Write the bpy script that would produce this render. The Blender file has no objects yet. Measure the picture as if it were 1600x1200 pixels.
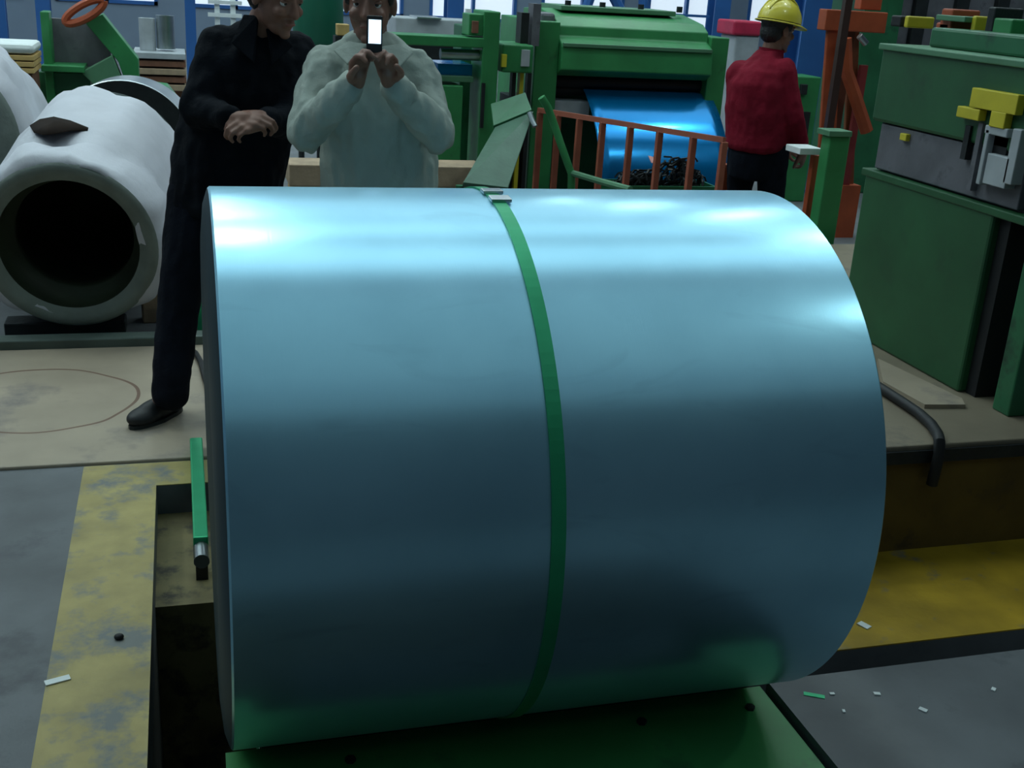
import bpy, bmesh, math, random
from mathutils import Vector, Matrix, Euler, noise
random.seed(7)
S = bpy.context.scene
COL = S.collection
PI = math.pi

# ------------------------------------------------------------------ camera
F = 1763.2
R = ((0.9611078, -0.0395294, 0.2733300),      # rows: world X, Y, Z seen in the photo frame (x right, y down, z forward)
     (-0.2700354, -0.3420108, 0.9000608),
     (0.0579029, -0.9388642, -0.3393836))
EYE = Vector((0, 0, 1.6))
cam_d = bpy.data.cameras.new('camera'); cam = bpy.data.objects.new('camera', cam_d); COL.objects.link(cam)
cam_d.sensor_fit = 'HORIZONTAL'; cam_d.sensor_width = 36; cam_d.lens = F * 36 / 1600; cam_d.clip_start = .05; cam_d.clip_end = 200
M3 = Matrix(((R[0][0], -R[0][1], -R[0][2]), (R[1][0], -R[1][1], -R[1][2]), (R[2][0], -R[2][1], -R[2][2])))
cam.matrix_world = Matrix.Translation(EYE) @ M3.to_4x4()
S.camera = cam

# ------------------------------------------------------------------ world, exposure
W = bpy.data.worlds.new('world'); S.world = W; W.use_nodes = True
W.node_tree.nodes['Background'].inputs[0].default_value = (.65, .85, 1, 1)
W.node_tree.nodes['Background'].inputs[1].default_value = .35
S.view_settings.view_transform = 'Standard'; S.view_settings.look = 'None'
S.view_settings.gamma = 1; S.view_settings.use_curve_mapping = False
S.view_settings.exposure = 0.0
SKYLIGHT = 1.75        # radiance of the translucent roof sheets
LAMP = 75.0           # radiance of the high-bay lamp lenses
WINDOW = 0.8

# ------------------------------------------------------------------ helpers
def srgb(r, g, b):
    f = lambda c: (c/255/12.92) if c/255 <= .04045 else ((c/255+.055)/1.055)**2.4
    return (f(r), f(g), f(b), 1)

def ray(x, y):
    a = (x-800, y-600, F)
    return Vector([sum(R[i][j]*a[j] for j in range(3)) for i in range(3)])
def P(x, y, Y):                 # the point at depth Y that shows at pixel x, y
    d = ray(x, y); return EYE + d*(Y/d.y)
def G(x, y, z=0.0):             # the point at height z that shows at pixel x, y
    d = ray(x, y); return EYE + d*((z-1.6)/d.z)
def PX(x, y, X):
    d = ray(x, y); return EYE + d*(X/d.x)

class MB:
    def __init__(s): s.v = []; s.f = []
    def add(s, vs, fs):
        n = len(s.v); s.v += [Vector(v) for v in vs]; s.f += [tuple(i+n for i in f) for f in fs]; return s
    def box(s, a, b, rot=None, c=None):
        x0, y0, z0 = a; x1, y1, z1 = b
        vs = [Vector(q) for q in ((x0,y0,z0),(x1,y0,z0),(x1,y1,z0),(x0,y1,z0),(x0,y0,z1),(x1,y0,z1),(x1,y1,z1),(x0,y1,z1))]
        if rot is not None:
            cc = Vector(c) if c else sum(vs, Vector())/8
            vs = [cc + rot @ (q-cc) for q in vs]
        return s.add(vs, [(0,3,2,1),(4,5,6,7),(0,1,5,4),(1,2,6,5),(2,3,7,6),(3,0,4,7)])
    def cbox(s, c, d, rot=None):
        c = Vector(c); d = Vector(d)/2; return s.box(c-d, c+d, rot)
    def cyl(s, p0, p1, r0, r1=None, n=20, caps=True):
        p0 = Vector(p0); p1 = Vector(p1); r1 = r0 if r1 is None else r1
        d = (p1-p0).normalized(); a = d.orthogonal().normalized(); b = d.cross(a)
        vs = []
        for p, r in ((p0, r0), (p1, r1)):
            vs += [p + (a*math.cos(2*PI*k/n) + b*math.sin(2*PI*k/n))*r for k in range(n)]
        fs = [(k, (k+1) % n, n+(k+1) % n, n+k) for k in range(n)]
        if caps: fs += [tuple(range(n-1, -1, -1)), tuple(range(n, 2*n))]
        return s.add(vs, fs)
    def tube(s, pts, r, n=10):
        pts = [Vector(p) for p in pts]; m = len(pts); vs = []
        a = None
        for i, p in enumerate(pts):
            d = (pts[min(i+1, m-1)] - pts[max(i-1, 0)]).normalized()
            a = d.orthogonal().normalized() if a is None else (a - d*a.dot(d)).normalized()
            b = d.cross(a); rr = r[i] if isinstance(r, (list, tuple)) else r
            vs += [p + (a*math.cos(2*PI*k/n) + b*math.sin(2*PI*k/n))*rr for k in range(n)]
        fs = [(i*n+k, i*n+(k+1) % n, (i+1)*n+(k+1) % n, (i+1)*n+k) for i in range(m-1) for k in range(n)]
        fs += [tuple(range(n-1, -1, -1)), tuple(range((m-1)*n, m*n))]
        return s.add(vs, fs)
    def prism(s, poly, x0, x1, axis='x'):     # poly in the other two axes
        m = len(poly)
        def mk(a, q):
            return {'x': (a, q[0], q[1]), 'y': (q[0], a, q[1]), 'z': (q[0], q[1], a)}[axis]
        vs = [mk(x0, q) for q in poly] + [mk(x1, q) for q in poly]
        fs = [tuple(range(m-1, -1, -1)), tuple(range(m, 2*m))] + [(k, (k+1) % m, m+(k+1) % m, m+k) for k in range(m)]
        return s.add(vs, fs)
    def slab(s, quad, t):                     # four corners, thickness away along the normal
        q = [Vector(p) for p in quad]; nn = (q[1]-q[0]).cross(q[3]-q[0]).normalized()*t
        return s.add(q + [p+nn for p in q], [(0,3,2,1),(4,5,6,7),(0,1,5,4),(1,2,6,5),(2,3,7,6),(3,0,4,7)])
    def lathe(s, prof, p0, d, n=64, close=False):   # prof: (along, radius)
        p0 = Vector(p0); d = Vector(d).normalized(); a = d.orthogonal().normalized(); b = d.cross(a); m = len(prof); vs = []
        for t, r in prof:
            vs += [p0 + d*t + (a*math.cos(2*PI*k/n)+b*math.sin(2*PI*k/n))*r for k in range(n)]
        rng = range(m) if close else range(m-1)
        return s.add(vs, [(i*n+k, i*n+(k+1) % n, ((i+1) % m)*n+(k+1) % n, ((i+1) % m)*n+k) for i in rng for k in range(n)])
    def ball(s, c, r, rot=None, nu=16, nv=10):
        c = Vector(c); r = (r, r, r) if isinstance(r, (int, float)) else r; vs = []
        for j in range(1, nv):
            th = PI*j/nv
            for i in range(nu):
                ph = 2*PI*i/nu
                q = Vector((r[0]*math.sin(th)*math.cos(ph), r[1]*math.sin(th)*math.sin(ph), r[2]*math.cos(th)))
                vs.append(c + (rot @ q if rot is not None else q))
        t = Vector((0,0,r[2])); t = rot @ t if rot is not None else t
        vs += [c+t, c-t]; top = len(vs)-2; fs = []
        for j in range(nv-2):
            for i in range(nu): fs.append((j*nu+i, (j+1)*nu+i, (j+1)*nu+(i+1) % nu, j*nu+(i+1) % nu))
        for i in range(nu):
            fs.append((top, i, (i+1) % nu)); fs.append((top+1, (nv-2)*nu+(i+1) % nu, (nv-2)*nu+i))
        return s.add(vs, fs)
    def cap(s, p0, p1, r0, r1=None, n=12):    # round-ended tapered limb
        p0 = Vector(p0); p1 = Vector(p1); r1 = r0 if r1 is None else r1
        d = (p1-p0).normalized(); a = d.orthogonal().normalized(); b = d.cross(a); rings = []
        for k in range(1, 4): t = PI/2*k/4; rings.append((p0-d*r0*math.cos(t), r0*math.sin(t)))
        rings += [(p0, r0), (p1, r1)]
        for k in range(3, 0, -1): t = PI/2*k/4; rings.append((p1+d*r1*math.cos(t), r1*math.sin(t)))
        vs = []
        for c, r in rings: vs += [c+(a*math.cos(2*PI*k/n)+b*math.sin(2*PI*k/n))*r for k in range(n)]
        m = len(rings)
        fs = [(i*n+k, i*n+(k+1) % n, (i+1)*n+(k+1) % n, (i+1)*n+k) for i in range(m-1) for k in range(n)]
        fs += [tuple(range(n-1, -1, -1)), tuple(range((m-1)*n, m*n))]
        return s.add(vs, fs)
    def loft(s, rings, n=24):                 # (center, rx, ry, yaw) horizontal ellipses, closed
        vs = []
        for c, rx, ry, yaw in rings:
            c = Vector(c)
            for k in range(n):
                x = rx*math.cos(2*PI*k/n); y = ry*math.sin(2*PI*k/n)
                vs.append(c + Vector((x*math.cos(yaw)-y*math.sin(yaw), x*math.sin(yaw)+y*math.cos(yaw), 0)))
        m = len(rings)
        fs = [(i*n+k, i*n+(k+1) % n, (i+1)*n+(k+1) % n, (i+1)*n+k) for i in range(m-1) for k in range(n)]
        fs += [tuple(range(n-1, -1, -1)), tuple(range((m-1)*n, m*n))]
        return s.add(vs, fs)
    def build(s, name, mat, parent=None, bevel=0.0, smooth=False, origin=None, label=None):
        if not s.v: raise ValueError(name)
        lo = Vector([min(v[i] for v in s.v) for i in range(3)]); hi = Vector([max(v[i] for v in s.v) for i in range(3)])
        o0 = Vector(origin) if origin is not None else (Vector(((lo.x+hi.x)/2, (lo.y+hi.y)/2, lo.z)) if parent is None else (lo+hi)/2)
        me = bpy.data.meshes.new(name); me.from_pydata([v-o0 for v in s.v], [], s.f)
        bm = bmesh.new(); bm.from_mesh(me); bmesh.ops.recalc_face_normals(bm, faces=bm.faces); bm.to_mesh(me); bm.free()
        o = link(name, me, mat, o0, parent)
        if smooth:
            for p in me.polygons: p.use_smooth = True
        if smooth == 'auto': me.set_sharp_from_angle(angle=math.radians(40))
        if bevel:
            b = o.modifiers.new('bevel', 'BEVEL'); b.width = bevel; b.segments = 2; b.limit_method = 'ANGLE'
        if label: o['label'] = label
        return o

def wb(mb, x0, y0, x1, y1, Y, dep):   # world-aligned box whose front face shows between these pixels at depth Y
    xm, ym = (x0+x1)/2, (y0+y1)/2
    return mb.box((P(x0, ym, Y).x, Y, P(xm, y1, Y).z), (P(x1, ym, Y).x, Y+dep, P(xm, y0, Y).z))
def wbox(x0, y0, x1, y1, Y, dep): return wb(MB(), x0, y0, x1, y1, Y, dep)
def zf(mb, x0, x1, y0, Y, dep, z=0):     # a box from the floor up to pixel row y0
    return mb.box((P(x0, y0, Y).x, Y, z), (P(x1, y0, Y).x, Y+dep, P((x0+x1)/2, y0, Y).z))

WPOS = {}
def link(name, me, mat, o0, parent):
    o = bpy.data.objects.new(name, me); COL.objects.link(o)
    if mat is not None: me.materials.append(mat)
    WPOS[o.name] = Vector(o0)
    if parent is not None:
        o.parent = parent; o.location = Vector(o0) - WPOS[parent.name]
    else: o.location = o0
    return o
def thing(name, label, cat, loc, group=None):
    o = bpy.data.objects.new(name, None); COL.objects.link(o); o.location = loc; o.empty_display_size = .1
    WPOS[o.name] = Vector(loc); return tag(o, label, cat, group)
def tag(o, label, cat, group=None, kind=None):
    o['label'] = label; o['category'] = cat
    if group: o['group'] = group
    if kind: o['kind'] = kind
    return o
def struct(o): o['kind'] = 'structure'; return o
def copy_tree(o, off, parent=None):
    c = o.copy(); COL.objects.link(c)
    if parent is None:
        c.location = o.location + Vector(off); WPOS[c.name] = WPOS[o.name] + Vector(off)
    else: c.parent = parent; WPOS[c.name] = WPOS[o.name] + Vector(off)
    for ch in list(o.children): copy_tree(ch, off, c)
    return c

# ------------------------------------------------------------------ materials
def mat(name, col, rough=.55, metal=0.0, var=.18, scale=6.0, bump=.15, dirt=None, coat=0.0, spec=.5):
    m = bpy.data.materials.new(name); m.use_nodes = True; nt = m.node_tree; N = nt.nodes; L = nt.links
    b = N['Principled BSDF']; b.inputs['Roughness'].default_value = rough; b.inputs['Metallic'].default_value = metal
    b.inputs['Specular IOR Level'].default_value = spec; b.inputs['Coat Weight'].default_value = coat
    tc = N.new('ShaderNodeTexCoord'); nz = N.new('ShaderNodeTexNoise'); nz.inputs['Scale'].default_value = scale; nz.inputs['Detail'].default_value = 6
    L.new(tc.outputs['Object'], nz.inputs['Vector'])
    rp = N.new('ShaderNodeValToRGB'); L.new(nz.outputs['Fac'], rp.inputs[0])
    lo = [c*(1-var) for c in col[:3]] + [1]; hi = [min(1, c*(1+var)) for c in col[:3]] + [1]
    rp.color_ramp.elements[0].position = .3; rp.color_ramp.elements[0].color = lo
    rp.color_ramp.elements[1].position = .7; rp.color_ramp.elements[1].color = hi
    out = rp.outputs[0]
    if dirt:
        n2 = N.new('ShaderNodeTexNoise'); n2.inputs['Scale'].default_value = dirt[1]; n2.inputs['Detail'].default_value = 8; n2.inputs['Roughness'].default_value = .65
        L.new(tc.outputs['Object'], n2.inputs['Vector'])
        r2 = N.new('ShaderNodeMapRange'); r2.inputs[1].default_value = dirt[2]; r2.inputs[2].default_value = dirt[2]+.12; L.new(n2.outputs['Fac'], r2.inputs[0])
        mx = N.new('ShaderNodeMixRGB'); L.new(r2.outputs[0], mx.inputs[0]); L.new(out, mx.inputs[1]); mx.inputs[2].default_value = dirt[0]
        out = mx.outputs[0]
    L.new(out, b.inputs['Base Color'])
    if bump:
        n3 = N.new('ShaderNodeTexNoise'); n3.inputs['Scale'].default_value = scale*5; n3.inputs['Detail'].default_value = 5
        L.new(tc.outputs['Object'], n3.inputs['Vector'])
        bp = N.new('ShaderNodeBump'); bp.inputs['Strength'].default_value = bump; bp.inputs['Distance'].default_value = .01
        L.new(n3.outputs['Fac'], bp.inputs['Height']); L.new(bp.outputs[0], b.inputs['Normal'])
    return m
def emit(name, col, s):
    m = bpy.data.materials.new(name); m.use_nodes = True; b = m.node_tree.nodes['Principled BSDF']
    b.inputs['Base Color'].default_value = (.6, .6, .6, 1); b.inputs['Emission Color'].default_value = col; b.inputs['Emission Strength'].default_value = s
    return m

m_green = mat('green machine paint', (.035, .23, .075, 1), .38, 0, .15, 5, .05, dirt=((.03, .09, .045, 1), 3.5, .62))
m_green_l = mat('pale green paint', (.085, .22, .12, 1), .45, 0, .12, 4, .05)
m_green_d = mat('dark green paint', (.02, .13, .055, 1), .4, 0, .2, 5, .05, dirt=((.015, .05, .03, 1), 4, .6))
m_cab = mat('worn green cabinet paint', (.018, .095, .035, 1), .5, 0, .2, 4, .05, dirt=((.018, .07, .03, 1), 3, .58))
m_deck = mat('green deck paint', (.035, .22, .06, 1), .5, 0, .15, 5, .08, dirt=((.03, .14, .05, 1), 5, .58))
m_strap = mat('green strap paint', (.03, .38, .17, 1), .42, .5, .06, 20, 0)
m_tank = mat('teal green tank', (.02, .16, .10, 1), .4, 0, .1, 3, .03)
m_orange = mat('orange paint', (.40, .075, .025, 1), .5, 0, .15, 8, .05)
m_fence = mat('faded orange fence paint', (.36, .10, .06, 1), .5, 0, .15, 8, .05)
m_yellow = mat('yellow paint', (.62, .52, .03, 1), .5, 0, .12, 8, .05)
m_red = mat('red cloth', (.20, .010, .025, 1), .85, 0, .2, 9, .3, spec=.12)
m_blue = mat('blue steel paint', (.03, .12, .36, 1), .4, 0, .12, 3, .03)
m_bluefilm = mat('blue film on sheet metal', (.0, .22, .56, 1), .2, .6, .06, 2, .02, coat=.15)
m_dark = mat('oily dark steel', (.018, .022, .024, 1), .5, .3, .3, 10, .2)
m_black = mat('black rubber', (.008, .009, .011, 1), .6, 0, .2, 12, .1)
m_steel = mat('bright steel', (.55, .60, .62, 1), .3, 1, .1, 8, .05)
m_grey = mat('grey painted metal', (.13, .13, .15, 1), .5, 0, .25, 6, .1, dirt=((.07, .07, .08, 1), 6, .58))
m_greyl = mat('light grey metal', (.40, .43, .46, 1), .45, 0, .12, 8, .05)
m_paper = mat('white wrapping paper', (.56, .56, .62, 1), .6, 0, .08, 5, .25)
m_kraft = mat('grey edge board', (.17, .20, .18, 1), .7, 0, .2, 8, .2)
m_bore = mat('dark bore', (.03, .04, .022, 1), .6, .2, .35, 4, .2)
m_wood = mat('weathered timber', (.36, .26, .17, 1), .75, 0, .22, 9, .25)
m_woody = mat('yellow timber', (.55, .36, .13, 1), .7, 0, .18, 9, .25)
m_woodr = mat('reddish timber', (.20, .085, .05, 1), .75, 0, .25, 9, .25)
m_ochre = mat('ochre painted step face', (.12, .075, .010, 1), .7, 0, .3, 5, .2, dirt=((.07, .045, .015, 1), 7, .55))
m_conc = mat('bare grey concrete', (.115, .125, .135, 1), .6, 0, .3, 3, .2, dirt=((.07, .075, .085, 1), 4, .58))
m_tan = mat('tan worn plate floor', (.33, .27, .20, 1), .6, 0, .18, 2.5, .1, dirt=((.21, .18, .16, 1), 2.2, .58))
m_stripe = mat('worn yellow floor paint', (.36, .29, .10, 1), .55, 0, .25, 6, .2, dirt=((.16, .17, .16, 1), 5, .50))
m_yfloor = mat('yellow painted floor', (.36, .23, .015, 1), .5, 0, .3, 5, .15, dirt=((.16, .15, .12, 1), 8, .58))
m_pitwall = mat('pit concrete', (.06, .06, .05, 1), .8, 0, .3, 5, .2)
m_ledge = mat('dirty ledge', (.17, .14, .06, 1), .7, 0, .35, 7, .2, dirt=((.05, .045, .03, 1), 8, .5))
m_wall = mat('blue grey cladding wall', (.20, .26, .35, 1), .6, 0, .06, 1.5, .02)
m_ceil = mat('roof sheeting', (.45, .50, .54, 1), .7, 0, .06, 1.5, .02)
m_skin = mat('skin', (.25, .12, .085, 1), .5, 0, .08, 14, .05)
m_hair = mat('black hair', (.012, .010, .012, 1), .45, 0, .3, 30, .4)
m_coat = mat('black coat cloth', (.004, .006, .010, 1), .85, 0, .25, 10, .35, spec=.12)
m_trous = mat('navy trouser cloth', (.005, .007, .013, 1), .85, 0, .25, 10, .35, spec=.12)
m_shirt = mat('pale grey shirt cloth', (.37, .42, .38, 1), .85, 0, .08, 8, .35, spec=.12)
m_eye = mat('eye white', (.7, .7, .7, 1), .2, 0, .02, 20, 0)
m_iris = mat('dark iris', (.02, .012, .01, 1), .2, 0, .02, 20, 0)
m_helmet = mat('yellow helmet plastic', (.72, .60, .06, 1), .25, 0, .04, 6, 0, coat=.4)
m_lip = mat('lip', (.28, .10, .08, 1), .45, 0, .05, 20, 0)
m_chip = mat('white paper chip', (.75, .8, .8, 1), .6, 0, .05, 20, .1)
m_pink = mat('pink paper chip', (.75, .35, .32, 1), .6, 0, .1, 20, .1)
m_sky = emit('skylight sheet', (.74, .95, 1, 1), SKYLIGHT)
m_rear_fill = emit('added rear roof glow', (.66, .95, 1, 1), .33)  # dim emitter added overhead to lift the coil's middle tones
m_lens = emit('lamp lens', (.80, 1, .96, 1), LAMP)
m_win = emit('daylit window pane', (.72, .86, 1, 1), WINDOW)
m_screen = emit('lit phone screen', (.55, .8, 1, 1), 2.2)

def coil_mat():
    m = bpy.data.materials.new('galvanised sheet'); m.use_nodes = True; nt = m.node_tree; N = nt.nodes; L = nt.links; b = N['Principled BSDF']
    tc = N.new('ShaderNodeTexCoord')
    b.inputs['Metallic'].default_value = .95
    b.inputs['Anisotropic'].default_value = .3
    tg = N.new('ShaderNodeTangent'); tg.direction_type = 'RADIAL'; tg.axis = 'X'; L.new(tg.outputs[0], b.inputs['Tangent'])
    nz = N.new('ShaderNodeTexNoise'); nz.inputs['Scale'].default_value = 3.2; nz.inputs['Detail'].default_value = 5; L.new(tc.outputs['Object'], nz.inputs['Vector'])
    rp = N.new('ShaderNodeValToRGB'); L.new(nz.outputs['Fac'], rp.inputs[0])
    rp.color_ramp.elements[0].position = .32; rp.color_ramp.elements[0].color = (.34, .64, .80, 1)
    rp.color_ramp.elements[1].position = .62; rp.color_ramp.elements[1].color = (.40, .73, .90, 1)
    # faint smudges
    n2 = N.new('ShaderNodeTexNoise'); n2.inputs['Scale'].default_value = 5; n2.inputs['Detail'].default_value = 9; n2.inputs['Distortion'].default_value = 1.5
    mp = N.new('ShaderNodeMapping'); mp.inputs['Scale'].default_value = (.7, 1.2, 2.2); L.new(tc.outputs['Object'], mp.inputs[0]); L.new(mp.outputs[0], n2.inputs['Vector'])
    r2 = N.new('ShaderNodeMapRange'); r2.inputs[1].default_value = .60; r2.inputs[2].default_value = .78; r2.inputs[4].default_value = .3; L.new(n2.outputs['Fac'], r2.inputs[0])
    mx = N.new('ShaderNodeMixRGB'); L.new(r2.outputs[0], mx.inputs[0]); L.new(rp.outputs[0], mx.inputs[1]); mx.inputs[2].default_value = (.22, .42, .52, 1)
    L.new(mx.outputs[0], b.inputs['Base Color'])
    r3 = N.new('ShaderNodeMapRange'); r3.inputs[3].default_value = .20; r3.inputs[4].default_value = .25; L.new(nz.outputs['Fac'], r3.inputs[0]); L.new(r3.outputs[0], b.inputs['Roughness'])
    # fine circumferential rolling lines
    m2 = N.new('ShaderNodeMapping'); m2.inputs['Scale'].default_value = (400, 1, 1); L.new(tc.outputs['Object'], m2.inputs[0])
    n4 = N.new('ShaderNodeTexNoise'); n4.inputs['Scale'].default_value = 1; n4.inputs['Detail'].default_value = 2; L.new(m2.outputs[0], n4.inputs['Vector'])
    bp = N.new('ShaderNodeBump'); bp.inputs['Strength'].default_value = .06; bp.inputs['Distance'].default_value = .002; L.new(n4.outputs['Fac'], bp.inputs['Height']); L.new(bp.outputs[0], b.inputs['Normal'])
    b2 = N.new('ShaderNodeBsdfPrincipled'); b2.inputs['Metallic'].default_value = .95; b2.inputs['Roughness'].default_value = .52; L.new(mx.outputs[0], b2.inputs['Base Color'])
    ms = N.new('ShaderNodeMixShader'); ms.inputs[0].default_value = .45; L.new(b.outputs[0], ms.inputs[1]); L.new(b2.outputs[0], ms.inputs[2])
    L.new(ms.outputs[0], N['Material Output'].inputs['Surface'])
    return m
m_coil = coil_mat()
def edge_mat():      # wound edges: fine concentric rings
    m = bpy.data.materials.new('wound sheet edges'); m.use_nodes = True; nt = m.node_tree; N = nt.nodes; L = nt.links; b = N['Principled BSDF']
    b.inputs['Metallic'].default_value = .0; b.inputs['Roughness'].default_value = .55; b.inputs['Specular IOR Level'].default_value = .2
    tc = N.new('ShaderNodeTexCoord'); sp = N.new('ShaderNodeSeparateXYZ'); L.new(tc.outputs['Object'], sp.inputs[0])
    cb = N.new('ShaderNodeCombineXYZ'); L.new(sp.outputs[1], cb.inputs[1]); L.new(sp.outputs[2], cb.inputs[2])
    ln = N.new('ShaderNodeVectorMath'); ln.operation = 'LENGTH'; L.new(cb.outputs[0], ln.inputs[0])
    nz = N.new('ShaderNodeTexNoise'); nz.noise_dimensions = '1D'; nz.inputs['Scale'].default_value = 260; L.new(ln.outputs['Value'], nz.inputs['W'])
    rp = N.new('ShaderNodeValToRGB'); L.new(nz.outputs['Fac'], rp.inputs[0]); rp.color_ramp.elements[0].color = (.008, .02, .03, 1); rp.color_ramp.elements[1].color = (.02, .05, .06, 1)
    L.new(rp.outputs[0], b.inputs['Base Color']); return m
m_edge = edge_mat()
def tan_mat():       # tan floor plates with a drawn ring scratched on them
    m = m_tan; nt = m.node_tree; N = nt.nodes; L = nt.links; b = N['Principled BSDF']
    src = b.inputs['Base Color'].links[0].from_socket
    geo = N.new('ShaderNodeNewGeometry'); c = G(60, 628)
    sub = N.new('ShaderNodeVectorMath'); sub.operation = 'SUBTRACT'; L.new(geo.outputs['Position'], sub.inputs[0]); sub.inputs[1].default_value = (c.x, c.y, 0)
    nz = N.new('ShaderNodeTexNoise'); nz.inputs['Scale'].default_value = 2.0; L.new(geo.outputs['Position'], nz.inputs['Vector'])
    ln = N.new('ShaderNodeVectorMath'); ln.operation = 'LENGTH'; L.new(sub.outputs[0], ln.inputs[0])
    a1 = N.new('ShaderNodeMath'); a1.operation = 'MULTIPLY_ADD'; L.new(nz.outputs['Fac'], a1.inputs[0]); a1.inputs[1].default_value = .10; L.new(ln.outputs['Value'], a1.inputs[2])
    a2 = N.new('ShaderNodeMath'); a2.operation = 'COMPARE'; L.new(a1.outputs[0], a2.inputs[0]); a2.inputs[1].default_value = .385; a2.inputs[2].default_value = .006
    mx = N.new('ShaderNodeMixRGB'); L.new(a2.outputs[0], mx.inputs[0]); L.new(src, mx.inputs[1]); mx.inputs[2].default_value = (.16, .09, .06, 1)
    L.new(mx.outputs[0], b.inputs['Base Color'])
tan_mat()

# ------------------------------------------------------------------ the hall
XL, XR, YN, YF, ZC = -14.0, 18.0, -9.0, 22.0, 8.6
PZ = .36                                       # height of the raised platform on the right
px0, px1, pyn, pyf = -.12, 1.34, .4, 3.45       # the coil pit
def floor_piece(x0, y0, x1, y1, name='floor', m=m_conc, z1=0.0, z0=-.15): return struct(MB().box((x0, y0, z0), (x1, y1, z1)).build(name, m))
fl = MB()
for a in ((XL, YN, px0, 3.64), (px0, YN, px1, pyn), (px0, pyf, px1, 3.64), (px1, YN, XR, 2.09), (px1, 2.175, XR, 2.64), (XL, 4.88, 1.45, YF), (1.45, 5.2, XR, YF), (px1, 2.64, 1.45, 3.64)):
    fl.box((a[0], a[1], -.15), (a[2], a[3], 0))
struct(fl.build('floor', m_conc))
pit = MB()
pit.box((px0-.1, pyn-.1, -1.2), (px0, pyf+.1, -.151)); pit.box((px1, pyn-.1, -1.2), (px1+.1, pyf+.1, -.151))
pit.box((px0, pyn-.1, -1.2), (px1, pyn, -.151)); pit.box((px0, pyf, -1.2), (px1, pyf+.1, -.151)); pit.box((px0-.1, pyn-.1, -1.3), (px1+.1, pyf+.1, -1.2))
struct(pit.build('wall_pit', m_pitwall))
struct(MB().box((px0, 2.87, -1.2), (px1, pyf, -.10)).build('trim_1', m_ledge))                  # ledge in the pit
struct(MB().box((XL*.3, 3.64, -.15), (1.45, 4.86, .012)).build('floor_left', m_tan, bevel=.006))  # tan plates
struct(MB().box((XL*.3, 4.86, -.15), (1.45, 4.95, .05)).build('trim_2', mat('grey green steel edge', (.085, .115, .10, 1), .5), bevel=.006))  # raised steel edge
st = MB().box((-.35, .8, 0), (px0, 3.63, .003)).box((px0, pyf, 0), (.9, 3.63, .003)); struct(st.build('trim_3', m_stripe))
struct(MB().box((px1+.0, 2.175, 0), (6.5, 2.64, .004)).build('trim_4', m_yfloor))
struct(MB().box((px1, 2.09, -.16), (XR, 2.175, -.15)).build('trim_5', m_black))                   # bottom of the slot
struct(MB().box((1.45, 2.64, 0), (7.5, 5.2, PZ-.05)).build('trim_6', m_ochre))                    # the raised plinth
struct(MB().box((1.445, 2.632, PZ-.05), (7.5, 5.2, PZ)).build('floor_right', mat('shaded tan platform top', (.20, .165, .115, 1), .6, 0, .2, 3, .1, dirt=((.12, .10, .08, 1), 3, .55)), bevel=.006))  # cabinet's shade put into the darker tan of this top
struct(MB().box((1.445, 2.622, PZ-.055), (3.0, 2.634, PZ-.015)).build('trim_7', m_dark))
# walls and roof
struct(MB().box((XL-.2, YN, 0), (XL, YF, ZC)).build('wall_left', m_wall))
struct(MB().box((XR, YN, 0), (XR+.2, YF, ZC)).build('wall_right', m_wall))
struct(MB().box((XL, YN-.2, 0), (XR, YN, ZC)).build('wall_near', m_grey))
wl = MB()
wz0, wz1 = .75, 3.2
wins = [(-13+2.2*k, -13+2.2*k+1.7) for k in range(14)]
wl.box((XL, YF, 0), (XR, YF+.2, wz0)).box((XL, YF, wz1), (XR, YF+.2, ZC))
xs = XL
for a, b in wins:
    wl.box((xs, YF, wz0), (a, YF+.2, wz1)); xs = b
wl.box((xs, YF, wz0), (XR, YF+.2, wz1))
struct(wl.build('wall_far', m_wall))
for k, (a, b) in enumerate(wins):
    w = MB()
    for q in (a, (a+b)/2-.03, b-.06): w.box((q, YF-.03, wz0), (q+.06, YF+.08, wz1))
    for q in (wz0, (wz0+wz1)/2, wz1-.06): w.box((a, YF-.03, q), (b, YF+.08, q+.06))
    wo = struct(w.build('window_%d' % (k+1), m_blue))
    MB().box((a, YF+.09, wz0), (b, YF+.11, wz1)).build('pane', m_win, wo)
roof = MB()
sx0_, sx1_ = -12.0, 10.0
bands = [(-7.0, 2.2), (3.7, 5.9), (7.0, 9.2), (10.4, 12.6), (13.8, 16.0), (17.2, 19.4)]
roof.box((XL, YN, ZC), (sx0_, YF, ZC+.1)).box((sx1_, YN, ZC), (XR, YF, ZC+.1)); q = YN
for a, b in bands: roof.box((sx0_, q, ZC), (sx1_, a, ZC+.1)); q = b
roof.box((sx0_, q, ZC), (sx1_, YF, ZC+.1))
struct(roof.build('ceiling', m_ceil))
for k, (a, b) in enumerate(bands):
    struct(MB().box((sx0_, a, ZC+.03), (sx1_, b, ZC+.06)).build('window_%d' % (k+20), m_sky if k else m_rear_fill))  # the first band is an added unseen glow, not a skylight
# roof trusses
for Y in (-4.6, 3.0, 6.4, 9.8, 13.2, 16.6):
    t = MB(); t.box((XL, Y-.08, ZC-.15), (XR, Y+.08, ZC)); t.box((XL, Y-.06, ZC-1.0), (XR, Y+.06, ZC-.88))
    n = 16
    for k in range(n):
        a = XL+(XR-XL)*k/n; b = XL+(XR-XL)*(k+1)/n; mid = (a+b)/2
        t.cyl((a, Y, ZC-.94), (mid, Y, ZC-.08), .035, n=6).cyl((mid, Y, ZC-.08), (b, Y, ZC-.94), .035, n=6)
    struct(t.build('trim_%d' % (10+int(Y)), m_blue))

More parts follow.
